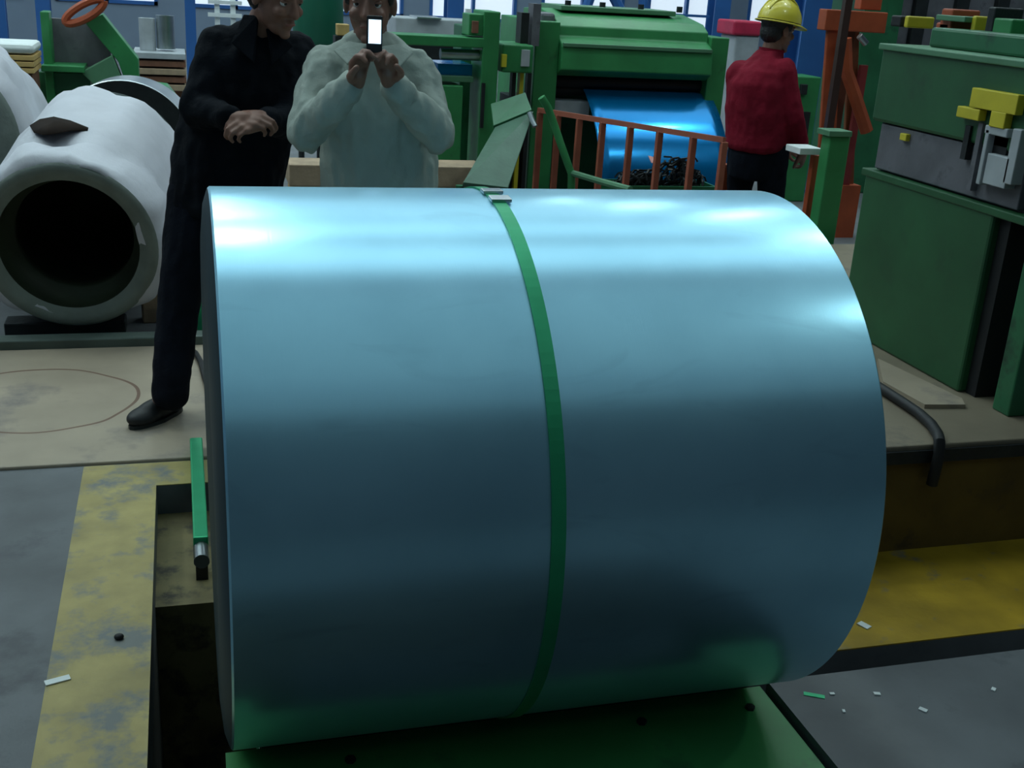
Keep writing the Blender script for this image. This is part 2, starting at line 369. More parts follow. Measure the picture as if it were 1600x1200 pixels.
def lamp(x, y):
    t = thing('high_bay_lamp', 'round high bay lamp hanging from the roof trusses', 'lamp', (x, y, 7.5), 'high bay lamps under the roof')
    MB().cyl((x, y, 7.75), (x, y, ZC), .02, n=8).build('hanger', m_dark, t)
    MB().lathe([(0, .26), (.12, .24), (.2, .12), (.3, .08), (.3, .0)], (x, y, 7.45), (0, 0, 1), 24).build('shade', m_greyl, t, smooth=True)
    MB().cyl((x, y, 7.46), (x, y, 7.48), .235, n=24).build('lens', m_lens, t)
LAMPS = [(.3, 6.3), (.3, 9.8), (.3, 13.4), (.3, 17), (6.2, .6), (6.2, 6.2), (6.2, 9.8), (6.2, 13.4), (6.2, 17), (-5.6, 4.6), (-5.6, 8), (-5.6, 11.6), (-5.6, 15.2), (-3, 6.2)]
for a in LAMPS: lamp(*a)

# ------------------------------------------------------------------ the big coil
cl, cr, cy, cz, cr0 = .048, 1.31, 2.312, .570, .594
RI = .27
coil = thing('steel_coil', 'huge bare galvanised sheet steel coil tied with one green strap, lying in front', 'coil', (.68, cy, cz-cr0))
cc = (.68, cy, cz)
w = cr-cl
MB().lathe([(0, cr0-.004), (.004, cr0), (w*.25, cr0), (w*.5, cr0), (w*.75, cr0), (w-.004, cr0), (w, cr0-.004)], (cl, cy, cz), (1, 0, 0), 180).build('outer_wrap', m_coil, coil, smooth='auto', origin=cc)
for x, s in ((cl, 1), (cr, -1)):
    MB().lathe([(0, cr0-.004), (-.002*s, .585), (-.010*s, .56), (-.016*s, .5), (-.016*s, .4), (0, RI)], (x, cy, cz), (1, 0, 0), 120).build('wound_edge', m_edge, coil, smooth=True, origin=(x, cy, cz))
MB().lathe([(0, RI), (w, RI)], (cl, cy, cz), (1, 0, 0), 90).build('bore', m_dark, coil, smooth=True, origin=cc)
# strap: band that runs slightly skewed round the coil
def strap():
    b = MB(); n = 160; hw = .0138
    for k in range(n):
        a = 2*PI*k/n; xx = sx0 + (sx1-sx0)*(.5-.5*math.sin(a))
        for dx, dr in ((-hw, .0005), (-hw, .004), (hw, .004), (hw, .0005)):
            r = cr0+dr; b.v.append(Vector((xx+dx, cy+r*math.cos(a), cz+r*math.sin(a))))
    for k in range(n):
        for j in range(3):
            i = k*4+j; i2 = ((k+1) % n)*4+j; b.f.append((i, i+1, i2+1, i2))
    return b
def on_coil(x, y):              # coil surface point at a pixel
    d = ray(x, y).normalized(); o = EYE-Vector((0, cy, cz)); A = d.y**2+d.z**2; B = o.y*d.y+o.z*d.z; Cq = o.y**2+o.z**2-cr0**2
    return EYE + d*((-B-math.sqrt(max(0, B*B-A*Cq)))/A)
pts = [on_coil(*q) for q in ((775, 312), (830, 430), (870, 640), (876, 850), (850, 1040))]
sx0 = on_coil(775, 312).x; sx1 = on_coil(850, 1040).x
so = strap().build('strap', m_strap, coil, origin=cc, label='green steel strap round the coil')
for (x, y) in ((768, 303), (781, 315)):
    p = on_coil(x, y); nn = Vector((0, p.y-cy, p.z-cz)).normalized(); rot = Vector((0, 0, 1)).rotation_difference(nn).to_matrix()
    MB().cbox(p+nn*.006, (.044, .03, .008), rot).build('buckle', m_steel, so, bevel=.002)

# coil car below
car = thing('coil_car', 'green painted steel coil car deck the bare coil rests on', 'coil car', (.68, 1.9, -1.2))
dk = MB()
hx0, hx1, hy0, hy1 = .10, 1.14, 1.68, 1.775
z0, z1 = -.075, -.02
dk.box((px0+.16, hy1, z0), (px1-.012, 2.10, z1)).box((px0+.16, hy0, z0), (hx0, hy1, z1)).box((hx1, hy0, z0), (px1-.012, hy1, z1))
dk.build('deck', m_deck, car)
MB().prism([(2.14, -.16), (2.24, -.16), (2.24, -.02), (2.18, .0), (2.14, -.02)], .12, 1.28).build('saddle_rail', m_dark, car, bevel=.004)
MB().prism([(2.40, -.16), (2.60, -.16), (2.60, .06), (2.52, .04), (2.40, -.015)], .12, 1.28).build('saddle_rail', m_dark, car, bevel=.004)
MB().box((.12, 2.1, -.24), (1.28, 2.62, -.16)).build('bed', m_green_d, car, bevel=.004)
MB().box((.2, 1.35, -1.2), (1.2, 2.6, -.24)).build('undercarriage', m_dark, car)
for x, y in ((1.26, 1.74), (.98, 2.02), (.3, 2.02), (1.26, 2.02), (.1, 1.98)):
    MB().cyl((x, y, -.022), (x, y, -.012), .012, n=6).build('bolt', m_dark, car)
# green rail lying along the pit edge to the left of the coil
gr = thing('guide_rail', 'slim bright green rail with a steel bolt end beside the left end of the coil', 'rail', (.01, 3.35, -.10))
MB().box((-.012, 2.98, -.02), (.03, 3.72, .05)).build('bar', m_strap, gr, bevel=.005)
MB().cyl((.009, 2.90, .015), (.009, 2.98, .015), .022, n=12).build('bolt_end', m_steel, gr, smooth='auto')
MB().box((-.008, 3.0, -.10), (.026, 3.05, -.02)).build('foot', m_dark, gr)
MB().box((-.008, 3.36, -.10), (.026, 3.42, -.02)).build('foot', m_dark, gr)

# ------------------------------------------------------------------ wrapped coils on the left
def wob(p, s, a): return noise.noise(Vector(p)*s)*a
def wrapped(name, label, near, far, r, rin, group=None, extra=0.0):
    near = Vector(near); far = Vector(far); d = (far-near).normalized(); Lh = (far-near).length
    up = Vector((0, 0, 1)); a = (up - d*up.dot(d)).normalized(); b = d.cross(a)
    t = thing(name, label, 'coil', (near.x, near.y, near.z-r), group)
    n = 72; prof = [(0, r*.80), (-.02, r*.9), (.0, r*.99), (.06, r*1.03), (.2, r*1.05), (.24, r*1.01), (.3, r*1.07), (Lh*.4, r*1.08), (Lh*.7, r*1.08), (Lh-.05, r*1.06), (Lh, r*1.0)]
    mb = MB()
    for j, (s, rr) in enumerate(prof):
        for k in range(n):
            an = 2*PI*k/n; u = a*math.cos(an)+b*math.sin(an); q = near+d*s+u*rr
            k2 = wob(q, 7, .035) + wob(q, 17, .014) + .015*math.sin(an*3+j)
            if j == 0: k2 *= .6
            mb.v.append(q+u*k2*(r/.4))
    m = len(prof)
    mb.f = [(i*n+k, i*n+(k+1) % n, (i+1)*n+(k+1) % n, (i+1)*n+k) for i in range(m-1) for k in range(n)]
    mb.build('paper_wrap', m_paper, t, smooth=True)
    MB().lathe([(-.012, r*.97), (-.03, r*.93), (-.02, rin+.03), (.0, rin)], near, d, 64).build('edge_ring', m_kraft, t, smooth=True, label='grey green edge board ring on the near end')
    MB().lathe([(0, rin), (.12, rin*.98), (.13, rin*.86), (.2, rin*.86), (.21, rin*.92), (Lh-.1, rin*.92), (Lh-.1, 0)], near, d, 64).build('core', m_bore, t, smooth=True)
    MB().lathe([(Lh, r*1.0), (Lh+.01, r*.6), (Lh+.01, 0)], near, d, 48).build('far_face', m_kraft, t, smooth=True)
    return t
n1 = P(108, 384, 4.98); f1 = P(172, 258, 6.1)
wrapped('wrapped_coil', 'white paper wrapped coil with open dark bore facing the camera, at left', n1, f1, .375, .285)
n2 = P(-124, 222, 6.3); f2 = P(-60, 186, 7.7)
wrapped('wrapped_coil', 'second white paper wrapped coil cut off by the left edge of the frame', n2, f2, .48, .30)
# bare coil behind
a1 = P(196, 235, 6.75); b1 = P(222, 210, 7.5)
t = thing('slit_coil', 'narrow shiny bare steel coil behind the white wrapped coil', 'coil', (a1.x, a1.y, 0))
dd = (b1-a1).normalized()
MB().lathe([(0, .38), (.004, .385), (.35, .385), (.354, .38)], a1, dd, 64).build('outer_wrap', m_steel, t, smooth='auto')
MB().lathe([(0, .38), (0, .2), (.35, .2), (.354, .38)], a1, dd, 64).build('wound_edge', m_dark, t)
zb = a1.z-.385
tag(MB().box((a1.x-.3, a1.y+.02, 0), (a1.x+.4, a1.y+.32, zb+.01)).build('bearer', m_dark, bevel=.006), 'dark bearer under the narrow shiny bare steel coil', 'bearer')
def on_cyl(x, y, near, d, r):
    D = ray(x, y).normalized(); a = D - d*D.dot(d); o = EYE-near; o = o - d*o.dot(d); A = a.dot(a); B = a.dot(o); Cq = o.dot(o)-r*r
    return EYE + D*((-B-math.sqrt(max(0, B*B-A*Cq)))/A)
wc = bpy.data.objects['wrapped_coil']; dw = (f1-n1).normalized()
fp = MB()
top_ = [on_cyl(x, y, n1, dw, .416) for x, y in ((46, 196), (62, 186), (84, 182), (110, 188), (138, 199))]; low_ = [on_cyl(x, y, n1, dw, .416) for x, y in ((52, 206), (66, 210), (86, 208), (110, 203), (137, 203))]
fp.v = top_+low_; fp.f = [(i, i+1, i+6, i+5) for i in range(4)]
tp = fp.build('torn_fold', mat('dark brown torn paper', (.022, .015, .012, 1), .9, spec=.1), wc, smooth=True); tp.modifiers.new('t', 'SOLIDIFY').thickness = .004
gp = thing('pipe_post', 'short green pipe post just left of the bare coil behind the tan floor', 'post', (P(311, 500, 5.0).x, 5.0, 0))
zf(MB(), 306, 317, 452, 5.05, .03).build('pipe', m_strap, gp, bevel=.004)
zf(MB(), 302, 321, 545, 5.04, .06).build('foot', m_green_d, gp, bevel=.004)
tag(MB().tube([G(296, 545, .025), G(306, 552, .025), G(314, 566, .025), G(320, 590, .025), G(330, 620, .025)], .012, 8).build('cable', m_black, smooth='auto'), 'black cable on the tan floor beside the left end of the bare coil', 'cable')
# timbers under the wrapped coil
def timber(p, d, s, m, label, group=None):
    rot = Vector((1, 0, 0)).rotation_difference(Vector(d).normalized()).to_matrix()
    o = MB().cbox(p, s, rot).build('timber', m, bevel=.006); return tag(o, label, 'timber', group)
timber((-.52, 5.14, .03), (1, 0, 0), (.5, .12, .06), m_dark, 'dark bearer standing in for shade under the front of the wrapped coil')  # dark block stands in for the shaded gap below the coil
timber((.08, 5.14, .09), (1, .15, 0), (.34, .09, .18), m_woodr, 'short reddish timber block wedged beside the wrapped coil')
timber((.02, 5.3, .07), (1, .1, 0), (.45, .10, .14), m_wood, 'pale timber block behind the wedged reddish block')
timber((-.40, 5.75, .07), (1, 0, 0), (.9, .12, .14), m_dark, 'dark oily bearer under the back of the wrapped coil')
timber((-1.5, 5.75, .05), (1, 0, 0), (.8, .12, .1), m_dark, 'dark oily bearer under the coil at the left edge')

# ------------------------------------------------------------------ people
def realize(mb, name, m, parent, voxel, smooth=4, disp=0.0, dscale=.1, label=None, zs=.45):
    lo = Vector([min(v[i] for v in mb.v) for i in range(3)]); hi = Vector([max(v[i] for v in mb.v) for i in range(3)]); o0 = (lo+hi)/2
    me = bpy.data.meshes.new('tmp'); me.from_pydata([v-o0 for v in mb.v], [], mb.f)
    bm = bmesh.new(); bm.from_mesh(me); bmesh.ops.recalc_face_normals(bm, faces=bm.faces); bm.to_mesh(me); bm.free()
    o = bpy.data.objects.new('tmp', me); COL.objects.link(o)
    r = o.modifiers.new('r', 'REMESH'); r.mode = 'VOXEL'; r.voxel_size = voxel
    if smooth: s = o.modifiers.new('s', 'SMOOTH'); s.iterations = smooth; s.factor = .5
    dg = bpy.context.evaluated_depsgraph_get(); me2 = bpy.data.meshes.new_from_object(o.evaluated_get(dg), depsgraph=dg)
    bpy.data.objects.remove(o); bpy.data.meshes.remove(me); me2.name = name; me2.materials.clear()
    if disp:
        nor = [v.normal.copy() for v in me2.vertices]
        for v, nn in zip(me2.vertices, nor):
            q = v.co + o0
            k = noise.noise(Vector((q.x/dscale, q.y/dscale, q.z/dscale*zs)))*.7 + noise.noise(Vector((q.x/dscale*2.3+5, q.y/dscale*2.3, q.z/dscale*1.4)))*.4
            v.co += nn*k*disp
    for p in me2.polygons: p.use_smooth = True
    ob = link(name, me2, m, o0, parent)
    if label: ob['label'] = label
    return ob
def frame(fwd, up=(0, 0, 1)):
    f = Vector(fwd).normalized(); u = Vector(up); u = (u - f*u.dot(f)).normalized(); r = f.cross(u)
    return Matrix((r, f, u)).transposed()          # local x right, y forward, z up
def head(mb, c, M, s=1.0):
    c = Vector(c); E3 = lambda p, r, rx=0: mb.ball(c + M @ (Vector(p)*s), tuple(q*s for q in r), M @ Matrix.Rotation(rx, 3, 'X'))
    E3((0, -.012, .03), (.074, .093, .088)); E3((0, .018, -.02), (.064, .072, .09)); E3((0, .042, -.075), (.043, .045, .038))
    E3((0, .05, .022), (.055, .040, .028)); E3((0, .06, -.015), (.045, .034, .045)); E3((0, .078, -.098), (.02, .018, .016))
    mb.cap(c + M @ Vector((0, .088, .015))*s, c + M @ Vector((0, .106, -.022))*s, .009*s, .014*s); E3((.010, .098, -.024), (.009, .010, .008)); E3((-.010, .098, -.024), (.009, .010, .008))
    E3((0, .088, -.052), (.024, .012, .007)); E3((0, .086, -.063), (.022, .012, .008))
    E3((.036, .07, -.022), (.022, .022, .02)); E3((-.036, .07, -.022), (.022, .022, .02))
    for k in (1, -1): E3((.076*k, -.01, -.006), (.010, .020, .032)); E3((.030*k, .083, .03), (.022, .010, .006))
def face_bits(parent, c, M, s=1.0):
    c = Vector(c)
    for k in (1, -1):
        e = MB().ball(c + M @ (Vector((.031*k, .0715, .010))*s), .0128*s).build('eye', m_eye, parent, smooth=True)
        MB().ball(c + M @ (Vector((.031*k, .0735, .0155))*s), (.0155*s, .0125*s, .0085*s), M).build('eyelid', m_skin, parent, smooth=True)
        MB().tube([c + M @ (Vector((q*k, y_, z_))*s) for q, y_, z_ in ((.014, .092, .029), (.028, .091, .034), (.046, .081, .030))], [.003*s, .004*s, .002*s], 6).build('eyebrow', m_hair, parent, smooth=True)
        MB().ball(c + M @ (Vector((.031*k, .0790, .010))*s), .0072*s).build('iris', m_iris, e, smooth=True)
    MB().ball(c + M @ (Vector((0, .0935, -.057))*s), (.021*s, .007*s, .0065*s), M).build('lips', m_lip, parent, smooth=True)
def hair(parent, c, M, s=1.0):
    h = MB(); c = Vector(c)
    h.ball(c + M @ (Vector((0, -.026, .046))*s), (.082*s, .094*s, .088*s), M); h.ball(c + M @ (Vector((0, -.05, -.01))*s), (.074*s, .060*s, .07*s), M)
    h.ball(c + M @ (Vector((0, .035, .092))*s), (.062*s, .05*s, .036*s), M)
    for k in (1, -1): h.ball(c + M @ (Vector((.068*k, .012, .035))*s), (.013*s, .028*s, .04*s), M)
    return realize(h, 'hair', m_hair, parent, .006, 2, .005, .02)
def hand(mb, wrist, M, side, curl=.6, s=1.0, spread=.0):
    # local: x across the palm towards the thumb side * side, y along the fingers, z back of the hand
    w0 = Vector(wrist); T = lambda p: w0 + M @ (Vector((p[0]*side, p[1], p[2]))*s)
    mb.cap(w0, T((0, .03, 0)), .026*s, .028*s)
    for x, l in ((.030, .078), (.010, .086), (-.010, .083), (-.029, .072)): mb.cap(T((x*.6, .02, 0)), T((x, l, 0)), .016*s, .0125*s)
    for i, (x, l, ln) in enumerate(((.032, .082, .070), (.011, .090, .079), (-.011, .086, .073), (-.030, .075, .057))):
        p = Vector((x, l, 0)); a = -curl*.5; r = .0098-.0006*i
        for j, seg in enumerate((.45, .32, .25)):
            q = p + Vector((x*spread, math.cos(a), math.sin(a)))*ln*seg; mb.cap(T(p), T(q), r*s, (r-.0007)*s); p = q; a -= curl*.75; r -= .0006
    p = Vector((.026, .02, -.004)); q = Vector((.056, .052, -.02)); mb.cap(T(p), T(q), .0155*s, .012*s); z = q+Vector((.008, .026, -.014)); mb.cap(T(q), T(z), .0118*s, .0105*s); mb.cap(T(z), T(z+Vector((-.006, .022, -.008))), .0103*s, .0088*s)
def hframe(along, back):
    y = Vector(along).normalized(); z = Vector(back); z = (z-y*z.dot(y)).normalized(); return Matrix((y.cross(z), y, z)).transposed()
def shoe(parent, heel, toe, m=m_black):
    h = Vector(heel); t = Vector(toe); d = (t-h).normalized(); M = frame(d); L0 = (t-h).length
    b = MB(); b.ball(h + M @ Vector((0, .05, .045)), (.038, .055, .045), M); b.ball(h + M @ Vector((0, L0*.5, .04)), (.042, L0*.38, .042), M); b.ball(h + M @ Vector((0, L0-.07, .033)), (.048, .075, .033), M); b.cap(h + M @ Vector((0, .055, .05)), h + M @ Vector((0, .05, .10)), .042, .045)
    o = realize(b, 'shoe', m, parent, .007, 3)
    sl = MB(); n = 20
    for z in (0, .014):
        for k in range(n):
            a = 2*PI*k/n; wv = .044 if math.sin(a) > 0 else .038
            sl.v.append(h + M @ Vector((wv*math.cos(a), L0/2+(L0/2)*math.sin(a), z)))
    sl.f = [tuple(range(n-1, -1, -1)), tuple(range(n, 2*n))]+[(k, (k+1) % n, n+(k+1) % n, n+k) for k in range(n)]
    sl.build('sole', m_dark, o); return o

# --- person in the pale shirt, holding up a phone
YA = 3.76
A = thing('person', 'person in a pale grey shirt standing behind the coil, holding up a lit phone', 'person', (.63, YA+.05, .012))
hc = P(578, 6, YA-.02); hM = frame((-.28, -1, -.12))
shR = P(512, 100, YA); shL = P(645, 98, YA); neck = Vector((.60, YA+.03, 1.36)); pel = Vector((.64, YA+.06, .86))
elR = P(480, 205, YA-.10); elL = P(682, 208, YA-.12); wrR = P(557, 127, YA-.275); wrL = P(608, 125, YA-.275)
b = MB(); head(b, hc, hM); b.cap(hc + hM @ Vector((0, -.02, -.06)), neck, .052, .058)
b.loft([((neck.x, neck.y, 1.40), .05, .05, 0), ((.62, YA+.04, 1.33), .11, .06, 0), ((.63, YA+.05, 1.15), .15, .095, 0), ((.64, YA+.06, .95), .13, .09, 0), ((.64, YA+.06, .82), .14, .1, 0)])
hipR = pel+Vector((-.09, 0, -.05)); hipL = pel+Vector((.09, 0, -.05)); knR = Vector((.52, YA, .47)); knL = Vector((.76, YA+.02, .47)); anR = Vector((.50, YA+.06, .10)); anL = Vector((.78, YA+.08, .10))
for h, k, an in ((hipR, knR, anR), (hipL, knL, anL)): b.cap(h, k, .08, .055); b.cap(k, an, .052, .036); b.cap(an, an+Vector((0, -.10, -.055)), .034, .026)
for s_, e, w_ in ((shR, elR, wrR), (shL, elL, wrL)): b.cap(s_, e, .036, .034); b.cap(e, w_, .034, .027)
ph = P(585, 54, YA-.36)
hand(b, wrR, hframe(ph+Vector((-.03, .01, -.02))-wrR, (-.5, .7, .1)), 1, .9)
hand(b, wrL, hframe(ph+Vector((.03, .02, -.035))-wrL, (.5, .7, .1)), -1, 1.0)
body = realize(b, 'body', m_skin, A, .0052, 2)
face_bits(body, hc, hM); hair(body, hc, hM)
sh = MB()
sh.loft([((.60, YA+.03, 1.405), .07, .065, 0), ((.605, YA+.03, 1.365), .125, .085, 0), ((.615, YA+.035, 1.325), .17, .11, 0), ((.62, YA+.035, 1.28), .20, .12, 0), ((.625, YA+.04, 1.2), .20, .135, 0), ((.635, YA+.05, 1.05), .195, .135, 0), ((.645, YA+.06, .9), .195, .14, 0), ((.65, YA+.06, .76), .20, .145, 0), ((.65, YA+.06, .72), .195, .14, 0)])
for s_, e, w_ in ((shR, elR, wrR), (shL, elL, wrL)): sh.cap(s_+Vector((0, .01, -.02)), e, .074, .066); sh.cap(e, e+(w_-e)*.86, .064, .046)
shirt = realize(sh, 'shirt', m_shirt, A, .008, 4, .019, .065, zs=.25)
co = MB()
for k in (-1, 1):
    co.slab([P(585+k*8, 72, YA-.115), P(585+k*38, 68, YA-.06), P(585+k*62, 82, YA-.06), P(585+k*40, 104, YA-.13)], .012)
co.build('collar', m_shirt, shirt, bevel=.004)
tr = MB(); tr.loft([((.645, YA+.06, .95), .15, .11, 0), ((.645, YA+.06, .84), .165, .12, 0), ((.645, YA+.06, .76), .15, .11, 0)])
for h, k, an in ((hipR, knR, anR), (hipL, knL, anL)): tr.cap(h, k, .095, .075); tr.cap(k, an, .075, .065)
realize(tr, 'trousers', m_trous, A, .009, 4, .008, .08)
for an in (anR, anL): shoe(A, (an.x, an.y+.06, .012), (an.x, an.y-.2, .012))
ft = thing('phone', 'small phone with a glowing blue white screen held up by the person in pale shirt', 'phone', ph-Vector((0, 0, .05)))
pM = frame(EYE-ph)
MB().cbox(ph, (.046, .014, .105), pM).build('case', m_black, ft, bevel=.004)
MB().cbox(ph+pM @ Vector((-.001, .0075, .008)), (.036, .002, .066), pM).build('screen', m_screen, ft)

# --- person in the black coat, leg stepping out on the left
YB = 4.12
B = thing('person', 'person in a black coat and dark trousers standing left of the pale shirted person', 'person', (.05, YB, .012))
hc = P(432, -6, YB-.10); hM = frame((.55, -.75, -.35))
shR = P(344, 66, YB); shL = P(462, 78, YB+.02); neck = P(408, 48, YB); pel = P(345, 285, YB+.02)
elR = P(310, 172, YB-.08); elL = P(452, 190, YB-.10); wrR = P(368, 186, YB-.26); wrL = P(412, 190, YB-.27)
hipR = pel+Vector((-.08, 0, -.03)); hipL = pel+Vector((.10, .02, -.03)); knR = P(284, 430, YB-.05); anR = P(266, 610, YB-.16); knL = Vector((.36, YB-.02, .47)); anL = Vector((.42, YB+.1, .10))
b = MB(); head(b, hc, hM); b.cap(hc + hM @ Vector((0, -.02, -.06)), neck, .052, .06)
cs = [(neck+Vector((0, .02, .02)), .05, .05, 0), (P(395, 80, YB+.02), .15, .085, 0), (P(385, 150, YB+.02), .15, .1, 0), (P(365, 230, YB+.02), .13, .095, 0), (P(347, 290, YB+.02), .14, .1, 0)]
b.loft(cs)
for h, k, an in ((hipR, knR, anR), (hipL, knL, anL)): b.cap(h, k, .08, .055); b.cap(k, an, .052, .036)
toe = G(203, 672, .012); heel = G(284, 640, .012)
b.cap(anR, (toe+heel)/2+Vector((0, 0, .05)), .034, .026); b.cap(anL, anL+Vector((.02, -.1, -.055)), .034, .026)
for s_, e, w_ in ((shR, elR, wrR), (shL, elL, wrL)): b.cap(s_, e, .036, .034); b.cap(e, w_, .034, .027)
hand(b, wrR, hframe((.9, -.35, .05), (-.15, -.5, .8)), -1, 1.1)
hand(b, wrL, hframe((-.9, -.35, -.12), (.15, -.5, .8)), 1, 1.1)
body = realize(b, 'body', m_skin, B, .0052, 2); face_bits(body, hc, hM); hair(body, hc, hM)
ct = MB()
ct.loft([(neck+Vector((0, .02, .03)), .075, .07, 0), (P(400, 62, YB+.02), .13, .09, 0), (P(397, 88, YB+.02), .18, .125, 0), (P(390, 140, YB+.02), .20, .145, 0), (P(372, 200, YB+.02), .205, .145, 0), (P(358, 260, YB+.02), .20, .145, 0), (P(350, 315, YB+.02), .20, .145, 0), (P(348, 330, YB+.02), .195, .14, 0)])
for s_, e, w_ in ((shR, elR, wrR), (shL, elL, wrL)): ct.cap(s_+Vector((0, .01, -.02)), e, .08, .066); ct.cap(e, e+(w_-e)*.85, .063, .046)
coat = realize(ct, 'coat', m_coat, B, .008, 4, .016, .075)
cb = MB()
for k in (-1, 1): cb.slab([neck+Vector((.01*k, -.08, .05)), neck+Vector((.055*k, -.05, .05)), neck+Vector((.10*k, -.09, -.04)), neck+Vector((.03*k, -.13, -.10))], .012)
cb.build('collar', m_coat, coat, bevel=.004)
iv = MB().slab([neck+Vector((.035, -.088, .06)), neck+Vector((.07, -.06, .055)), neck+Vector((.085, -.085, .0)), neck+Vector((.05, -.11, .0))], .008); iv.build('shirt_collar', m_shirt, coat, label='pale shirt collar showing above the coat')
tr = MB(); tr.loft([(P(350, 265, YB+.02), .15, .11, 0), (P(347, 300, YB+.02), .165, .125, 0), (P(346, 335, YB+.02), .15, .11, 0)])
tr.cap(hipR, knR, .105, .078); tr.cap(knR, anR+Vector((0, 0, -.01)), .078, .066); tr.cap(hipL, knL, .1, .075); tr.cap(knL, anL, .075, .065)
realize(tr, 'trousers', m_trous, B, .009, 4, .010, .08)
shoe(B, heel, toe); shoe(B, anL+Vector((-.01, .06, -.088)), anL+Vector((.05, -.2, -.088)))

# --- worker in red with a yellow helmet
YC = 6.1
C_ = thing('person', 'worker in a red jacket and yellow helmet standing with back turned beside the orange fence', 'person', (3.3, YC, 0))
hc = P(1216, 48, YC); hM = frame((.93, .25, -.12))
o = P(1190, 160, YC); ox = o.x
sz = P(1185, 92, YC).z
shf = P(1158, 112, YC+.05); shn = P(1222, 108, YC-.12); neck = P(1204, 84, YC); pel = Vector((ox+.02, YC, .76))
eln = P(1238, 185, YC-.16); wrn = P(1252, 236, YC-.08); elf = P(1160, 185, YC+.12); wrf = P(1230, 225, YC+.15)
b = MB(); head(b, hc, hM); b.cap(hc + hM @ Vector((0, -.02, -.06)), neck, .052, .06)
yw = 1.0
b.loft([((neck.x, neck.y, sz+.03), .05, .05, 0), ((ox, YC, sz-.05), .15, .085, yw), ((ox, YC, 1.05), .15, .1, yw), ((ox, YC, .9), .13, .095, yw), ((ox, YC, .74), .14, .1, yw)])
hipR = pel+Vector((.05, -.08, -.04)); hipL = pel+Vector((-.05, .08, -.04)); knR = Vector((ox+.09, YC-.1, .44)); knL = Vector((ox-.02, YC+.1, .44)); anR = Vector((ox+.06, YC-.12, .1)); anL = Vector((ox-.06, YC+.1, .1))
for h, k, an in ((hipR, knR, anR), (hipL, knL, anL)): b.cap(h, k, .08, .055); b.cap(k, an, .052, .036); b.cap(an, an+Vector((.1, .03, -.055)), .034, .026)
for s_, e, w_ in ((shn, eln, wrn), (shf, elf, wrf)): b.cap(s_, e, .036, .034); b.cap(e, w_, .034, .027)
hand(b, wrn, hframe((.5, .4, -.6), (.3, -.8, .2)), 1, .7); hand(b, wrf, hframe((.8, .2, -.4), (-.3, .8, .2)), -1, .7)
body = realize(b, 'body', m_skin, C_, .0058, 2); face_bits(body, hc, hM); hair(body, hc, hM)
jk = MB(); jk.loft([((neck.x, neck.y, sz+.05), .075, .07, yw), ((neck.x-.02, YC, sz+.0), .13, .10, yw), ((ox-.01, YC, sz-.06), .20, .15, yw), ((ox-.02, YC, 1.1), .22, .19, yw), ((ox-.01, YC, .95), .22, .20, yw), ((ox+.0, YC, .82), .21, .19, yw), ((ox, YC, .75), .215, .185, yw), ((ox, YC, .72), .2, .17, yw)])
for s_, e, w_ in ((shn, eln, wrn), (shf, elf, wrf)): jk.cap(s_+Vector((0, 0, -.02)), e, .085, .07); jk.cap(e, e+(w_-e)*.85, .068, .05)
jacket = realize(jk, 'jacket', m_red, C_, .009, 5, .012, .08)
MB().lathe([(0, .078), (.03, .072), (.045, .074)], (neck.x, neck.y, sz+.015), (.1, 0, 1), 24).build('collar', m_red, jacket, smooth=True)
tr = MB(); tr.loft([((ox, YC, .86), .15, .12, yw), ((ox, YC, .70), .19, .16, yw), ((ox, YC, .56), .17, .14, yw)])
for h, k, an in ((hipR, knR, anR), (hipL, knL, anL)): tr.cap(h, k, .1, .078); tr.cap(k, an, .078, .068)
realize(tr, 'trousers', m_trous, C_, .009, 4, .010, .08)
for an in (anR, anL): shoe(C_, (an.x-.06, an.y, 0), (an.x+.2, an.y+.05, 0))
hm = MB(); n = 40; hcx = hc + hM @ Vector((0, -.008, .052))
prof = [(.125, 0)]
rings = []
for j in range(9):
    th = PI/2*j/8; rings.append((math.cos(th), math.sin(th)*.125))
for cr_, z in rings:
    for k in range(n):
        a = 2*PI*k/n; hm.v.append(hcx + hM @ Vector((.112*cr_*math.cos(a), .138*cr_*math.sin(a), z)))
hm.f = [(i*n+k, i*n+(k+1) % n, (i+1)*n+(k+1) % n, (i+1)*n+k) for i in range(8) for k in range(n)]
helm = hm.build('helmet', m_helmet, C_, smooth=True, label='yellow safety helmet')
br = MB()
for z, g in ((-.004, 0), (-.008, 1), (-.014, 1), (-.012, 0)):
    for k in range(n):
        a = 2*PI*k/n; f_ = max(0, math.sin(a)); e = g*(.014+.045*f_**2)
        br.v.append(hcx + hM @ Vector(((.112+e*.6)*math.cos(a), (.138+e)*math.sin(a), z - g*.012*f_)))
br.f = [(i*n+k, i*n+(k+1) % n, ((i+1) % 4)*n+(k+1) % n, ((i+1) % 4)*n+k) for i in range(4) for k in range(n)]
br.build('brim', m_helmet, helm, smooth=True)
rg = MB()
for q in (-.03, 0, .03): rg.tube([hcx + hM @ Vector((q, .138*.92*math.cos(t_), .127*math.sin(t_)+.001)) for t_ in [PI*.12+PI*.76*k/12 for k in range(13)]], .006, 6)
rg.build('ridge', m_helmet, helm, smooth=True)

